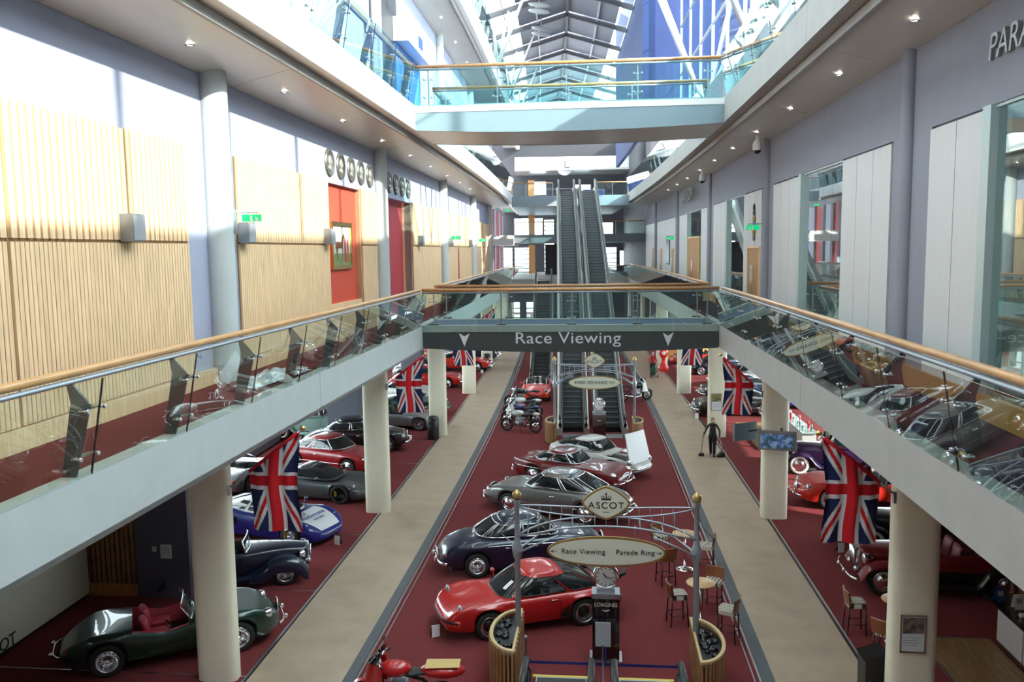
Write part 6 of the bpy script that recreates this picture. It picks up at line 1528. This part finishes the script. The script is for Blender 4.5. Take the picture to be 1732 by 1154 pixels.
# horse painting
pt = empty('framed_painting', WLu-.15, 26.5, 9.4, label='gilt framed painting of chestnut horse and grooms on red recess wall', cat='painting')
F2 = lambda nm, y0, y1, z0, z1, x0, x1, m: build(nm, MB().box(x0, x1, y0, y1, z0, z1), m, pt, warp=False)
pw, ph = .98, .62
F2('frame_top', -pw, pw, ph, ph+.12, 0, .09, gold); F2('frame_bottom', -pw, pw, -ph-.12, -ph, 0, .09, gold); F2('frame_side', -pw-.12, -pw, -ph-.12, ph+.12, 0, .09, gold); F2('frame_side', pw, pw+.12, -ph-.12, ph+.12, 0, .09, gold)
F2('canvas', -pw, pw, -ph, ph, 0, .03, mat('painted sky', (.62, .60, .48), .6, noise=.15, nscale=3)); F2('painted_ground', -pw, pw, -ph, -.25, .03, .034, mat('painted green', (.20, .24, .09), .6, noise=.3, nscale=6))
hm_ = mat('painted chestnut', (.16, .05, .02), .6)
hb_ = MB().prism([(-.55, -.05), (-.5, .12), (-.2, .14), (.15, .12), (.3, .3), (.42, .42), (.55, .36), (.62, .24), (.5, .26), (.4, .1), (.35, -.05), (.33, -.5), (.27, -.5), (.25, -.1), (-.25, -.1), (-.35, -.5), (-.41, -.5), (-.45, -.15)], .034, .036, axis='x')
hb_.v = [Vector((p.x, (p.y-.15)*.9, p.z*.9)) for p in hb_.v]
build('painted_horse', hb_, hm_, pt, warp=False)
for y, cc in ((.42, (.35, .03, .03)), (.70, (.5, .06, .05))): build('painted_groom', MB().prism([(y-.1, -.52), (y-.1, .1), (y-.06, .22), (y+.06, .22), (y+.1, .1), (y+.1, -.52)], .036, .038, axis='x'), mat('painted coat %d' % int(y*10), cc, .6), pt, warp=False)
# wall speakers
for u, s, lab in ((WLu+.09, 13.62, 'grey box speaker on slatted wall nearest the camera'), (WLu+.09, 18.35, 'grey box speaker beside the left wall pillar under exit sign'), (WLu+.09, 24.3, 'grey box speaker just before the red recess'),
                  (WLu+.09, 38.2, 'grey box speaker past the crimson recess'), (WLu+.09, 47.2, 'grey box speaker on slatted wall beyond third pillar'), (WLu+.09, 56.5, 'grey box speaker furthest along slatted wall')):
    e = empty('wall_speaker', u, s, 9.42, label=lab, cat='speaker', group='grey box speakers on the left wall')
    build('cabinet', MB().box(0, .22, -.20, .20, 0, .46), mat('grey speaker', (.22, .22, .23), .5), e, warp=False); build('grille', MB().box(.22, .235, -.18, .18, .02, .44), mat('speaker mesh', (.30, .30, .31), .6), e, warp=False)
def exitsign(u, s, z, w, lab, sg):
    e = empty('exit_sign', u, s, z, label=lab, cat='sign')
    build('wall_bracket', MB().box(-.03*sg-.03, -.03*sg+.03, -.03, .03, -.45, .06), alu, e, warp=False)
    build('arm', MB().box(min(0, sg*w*1.15), max(0, sg*w*1.15), -.012, .012, -.02, .01), alu, e, warp=False)
    p = build('panel', MB().box(min(sg*.12, sg*(w+.12)), max(sg*.12, sg*(w+.12)), -.012, .012, -w*.46, -.04), green_e, e, warp=False)
    c = sg*(.12+w/2)
    build('running_figure', MB().ball((c-.01, -.014, -.085), (.02, .003, .02), 8, 6).box(c-.03, c+.02, -.016, -.012, -.19, -.11).tube([(c, -.014, -.18), (c+.06, -.014, -.24)], .012, n=4).tube([(c-.01, -.014, -.18), (c-.06, -.014, -.25)], .012, n=4), white, p, warp=False)
    build('arrow', MB().prism([(c+sg*w*.38, -.15), (c+sg*w*.2, -.09), (c+sg*w*.2, -.21)], -.015, -.012), white, p, warp=False)
    return e
exitsign(WLu+.42, 17.3, 10.05, .42, 'green exit sign bracketed from the nearest left wall pillar', 1)
exitsign(WLu+.4, 45.1, 10.0, .5, 'green exit sign on the third left wall pillar, sunlit wall behind', 1)
exitsign(WLu+.4, 58.7, 10.0, .5, 'green exit sign on fourth left wall pillar', 1)
exitsign(WRu-.15, 30.3, 9.98, .45, 'green exit sign bracketed from right wall pillar beside the oak door', -1)
exitsign(WRu-.15, 56.7, 9.95, .5, 'green exit sign far along the right wall by white panels', -1)
exitsign(-7.2, 80, 12.98, .5, 'green exit sign hung under the far left mezzanine soffit', 1)
# coat of arms on the panel above the door, framed pictures by the far doors
ca = empty('wall_sculpture', WRu-.06, 32.4, 9.45, label='tall narrow coloured coat of arms above the oak door', cat='sculpture')
for k, (z, r_, c) in enumerate(((.1, .16, (.25, .25, .2)), (.32, .22, (.35, .2, .03)), (.55, .2, (.1, .15, .35)), (.78, .2, (.4, .28, .05)), (1.0, .13, (.1, .08, .06)), (1.18, .07, (.05, .05, .05)))):
    build('carved_tier', MB().ball((0, 0, z), (.05, r_, .15), 14, 8), mat('carving %d' % k, c, .5, noise=.4, nscale=15), ca, warp=False)
fpn = empty('framed_picture', WRu-.05, 61.8, 8.0, label='tall dark framed picture between the two far narrow doors', cat='picture')
build('frame', MB().box(-.03, 0, -.9, .9, 0, 2.0), blackp, fpn, warp=False); build('print', MB().box(-.035, -.03, -.8, .8, .1, 1.9), mat('grey print', (.2, .22, .2), .3, noise=.8, nscale=4), fpn, warp=False)
# ceiling cameras
for u, s, lab in ((5.35, 30.0, 'white dome camera under right soffit at second pillar'), (5.3, 43.0, 'white dome camera under right soffit at third pillar')):
    e = empty('security_camera', u, s, 12.95, label=lab, cat='camera')
    build('housing', MB().lathe([(.05, 0), (.06, -.12), (.15, -.25), (.16, -.42), (.13, -.5)], n=20), white, e, warp=False); build('dome', MB().ball((0, 0, -.5), (.13, .13, .12), 16, 8), dglass, e, warp=False)
# wall lettering, right wall
al = mat('pewter lettering', (.42, .42, .38), .35, .7)
wr_ = bpy.data.objects['wall_right']
def wtext(body, s, z, size, ext=.03, align='LEFT', par=wr_, **k):
    p = PM[par.name].inverted() @ W(WRu-.03, s, z); return text('lettering', body, size, par, p, (pi/2, 0, -pi/2), al, ext=ext, align=align, shear=.15, **k)
wtext('PARADE  RING', 13.85, 12.1, .55)
wtext('PAVILION', 54.4, 12.2, .95, sx=1.5)
# crumpled plastic sheet on the left walkway
rr_ = random.Random(3)
pg = MB().grid(lambda a, b: Vector((-7.35+.5*b+.25*a+rr_.uniform(-.04, .04), 15.6+2.9*a+rr_.uniform(-.08, .08), Z1+.03+.22*sin(pi*b)*rr_.uniform(.4, 1.2)*(.4+.6*sin(pi*a)))), 18, 8, False)
build('plastic_sheet', pg, mat('clear crumpled plastic', (.62, .62, .64), .15, coat=1), label='crumpled translucent plastic sheet lying on the left upper walkway', cat='sheet')
# white furniture and plants behind right windows
for s, lab in ((11.2, 'round white cafe table behind the nearest right window'), (23.2, 'round white cafe table behind the second right window'), (36.4, 'round white cafe table behind the third right window')):
    e = empty('cafe_table', 8.2, s, 6.5, label=lab, cat='table')
    build('tabletop', MB().lathe([(0, .74), (.5, .74), (.5, .70), (0, .70)], n=28), white, e, warp=False); build('column', MB().tube([(0, 0, 0), (0, 0, .7)], .04), steel, e, warp=False); build('base', MB().lathe([(0, .03), (.28, .02), (.28, 0)], n=20), steel, e, warp=False)
    for k in range(3):
        t = 2*pi*k/3+.4; q = empty('cafe_chair', 8.2+.8*cos(t), s+.8*sin(t), 6.5, t, label='dark cafe chair %s %s' % (('nearest window side of', 'behind', 'beside')[k], lab), cat='chair')
        q['label'] = 'dark cafe chair %s the %s' % (('set back from', 'close behind', 'in front of')[k], lab[6:].replace('white cafe table', 'table'))
        build('seat', MB().box(-.2, .2, -.2, .2, .43, .47), blackp, q, warp=False); build('backrest', MB().box(.17, .2, -.2, .2, .55, .85), blackp, q, warp=False)
        for a in (-1, 1):
            for b in (-1, 1): build('leg', MB().tube([(a*.17, b*.17, .43), (a*.2, b*.2, 0)], .014, n=5), steel, q, warp=False)
# ---- lettering curves become meshes; nothing stays a font object
dg = bpy.context.evaluated_depsgraph_get()
for o in [o for o in bpy.data.objects if o.type == 'FONT']:
    me = bpy.data.meshes.new_from_object(o.evaluated_get(dg)); sz = o.data.size
    # one part per word: letters split where the gap is a word space
    b = bmesh.new(); b.from_mesh(me); isl = []; seen = set()
    for v in b.verts:
        if v.index in seen: continue
        st = [v]; seen.add(v.index); comp = []
        while st:
            q = st.pop(); comp.append(q)
            for e_ in q.link_edges:
                w = e_.other_vert(q)
                if w.index not in seen: seen.add(w.index); st.append(w)
        isl.append((min(q.co.x for q in comp), max(q.co.x for q in comp), {q.index for q in comp}))
    isl.sort(key=lambda t: t[0]); words = []
    for a, c, ids in isl:
        if words and a-words[-1][1] < sz*.2: words[-1][1] = max(words[-1][1], c); words[-1][2] |= ids
        else: words.append([a, c, set(ids)])
    for a, c, ids in words:
        b2 = b.copy(); b2.verts.ensure_lookup_table(); bmesh.ops.delete(b2, geom=[v for v in b2.verts if v.index not in ids], context='VERTS')
        m2 = bpy.data.meshes.new('lettering'); b2.to_mesh(m2); b2.free(); m2.materials.append(me.materials[0])
        q = bpy.data.objects.new('lettering', m2); COL.objects.link(q); q.parent = o.parent; q.location = o.location; q.rotation_euler = o.rotation_euler; q.scale = o.scale
    b.free(); bpy.data.objects.remove(o)
for o in bpy.data.objects:
    if o.name.startswith('escalator_head'): o.name = o.name.replace('escalator_head', 'closed_escalator')
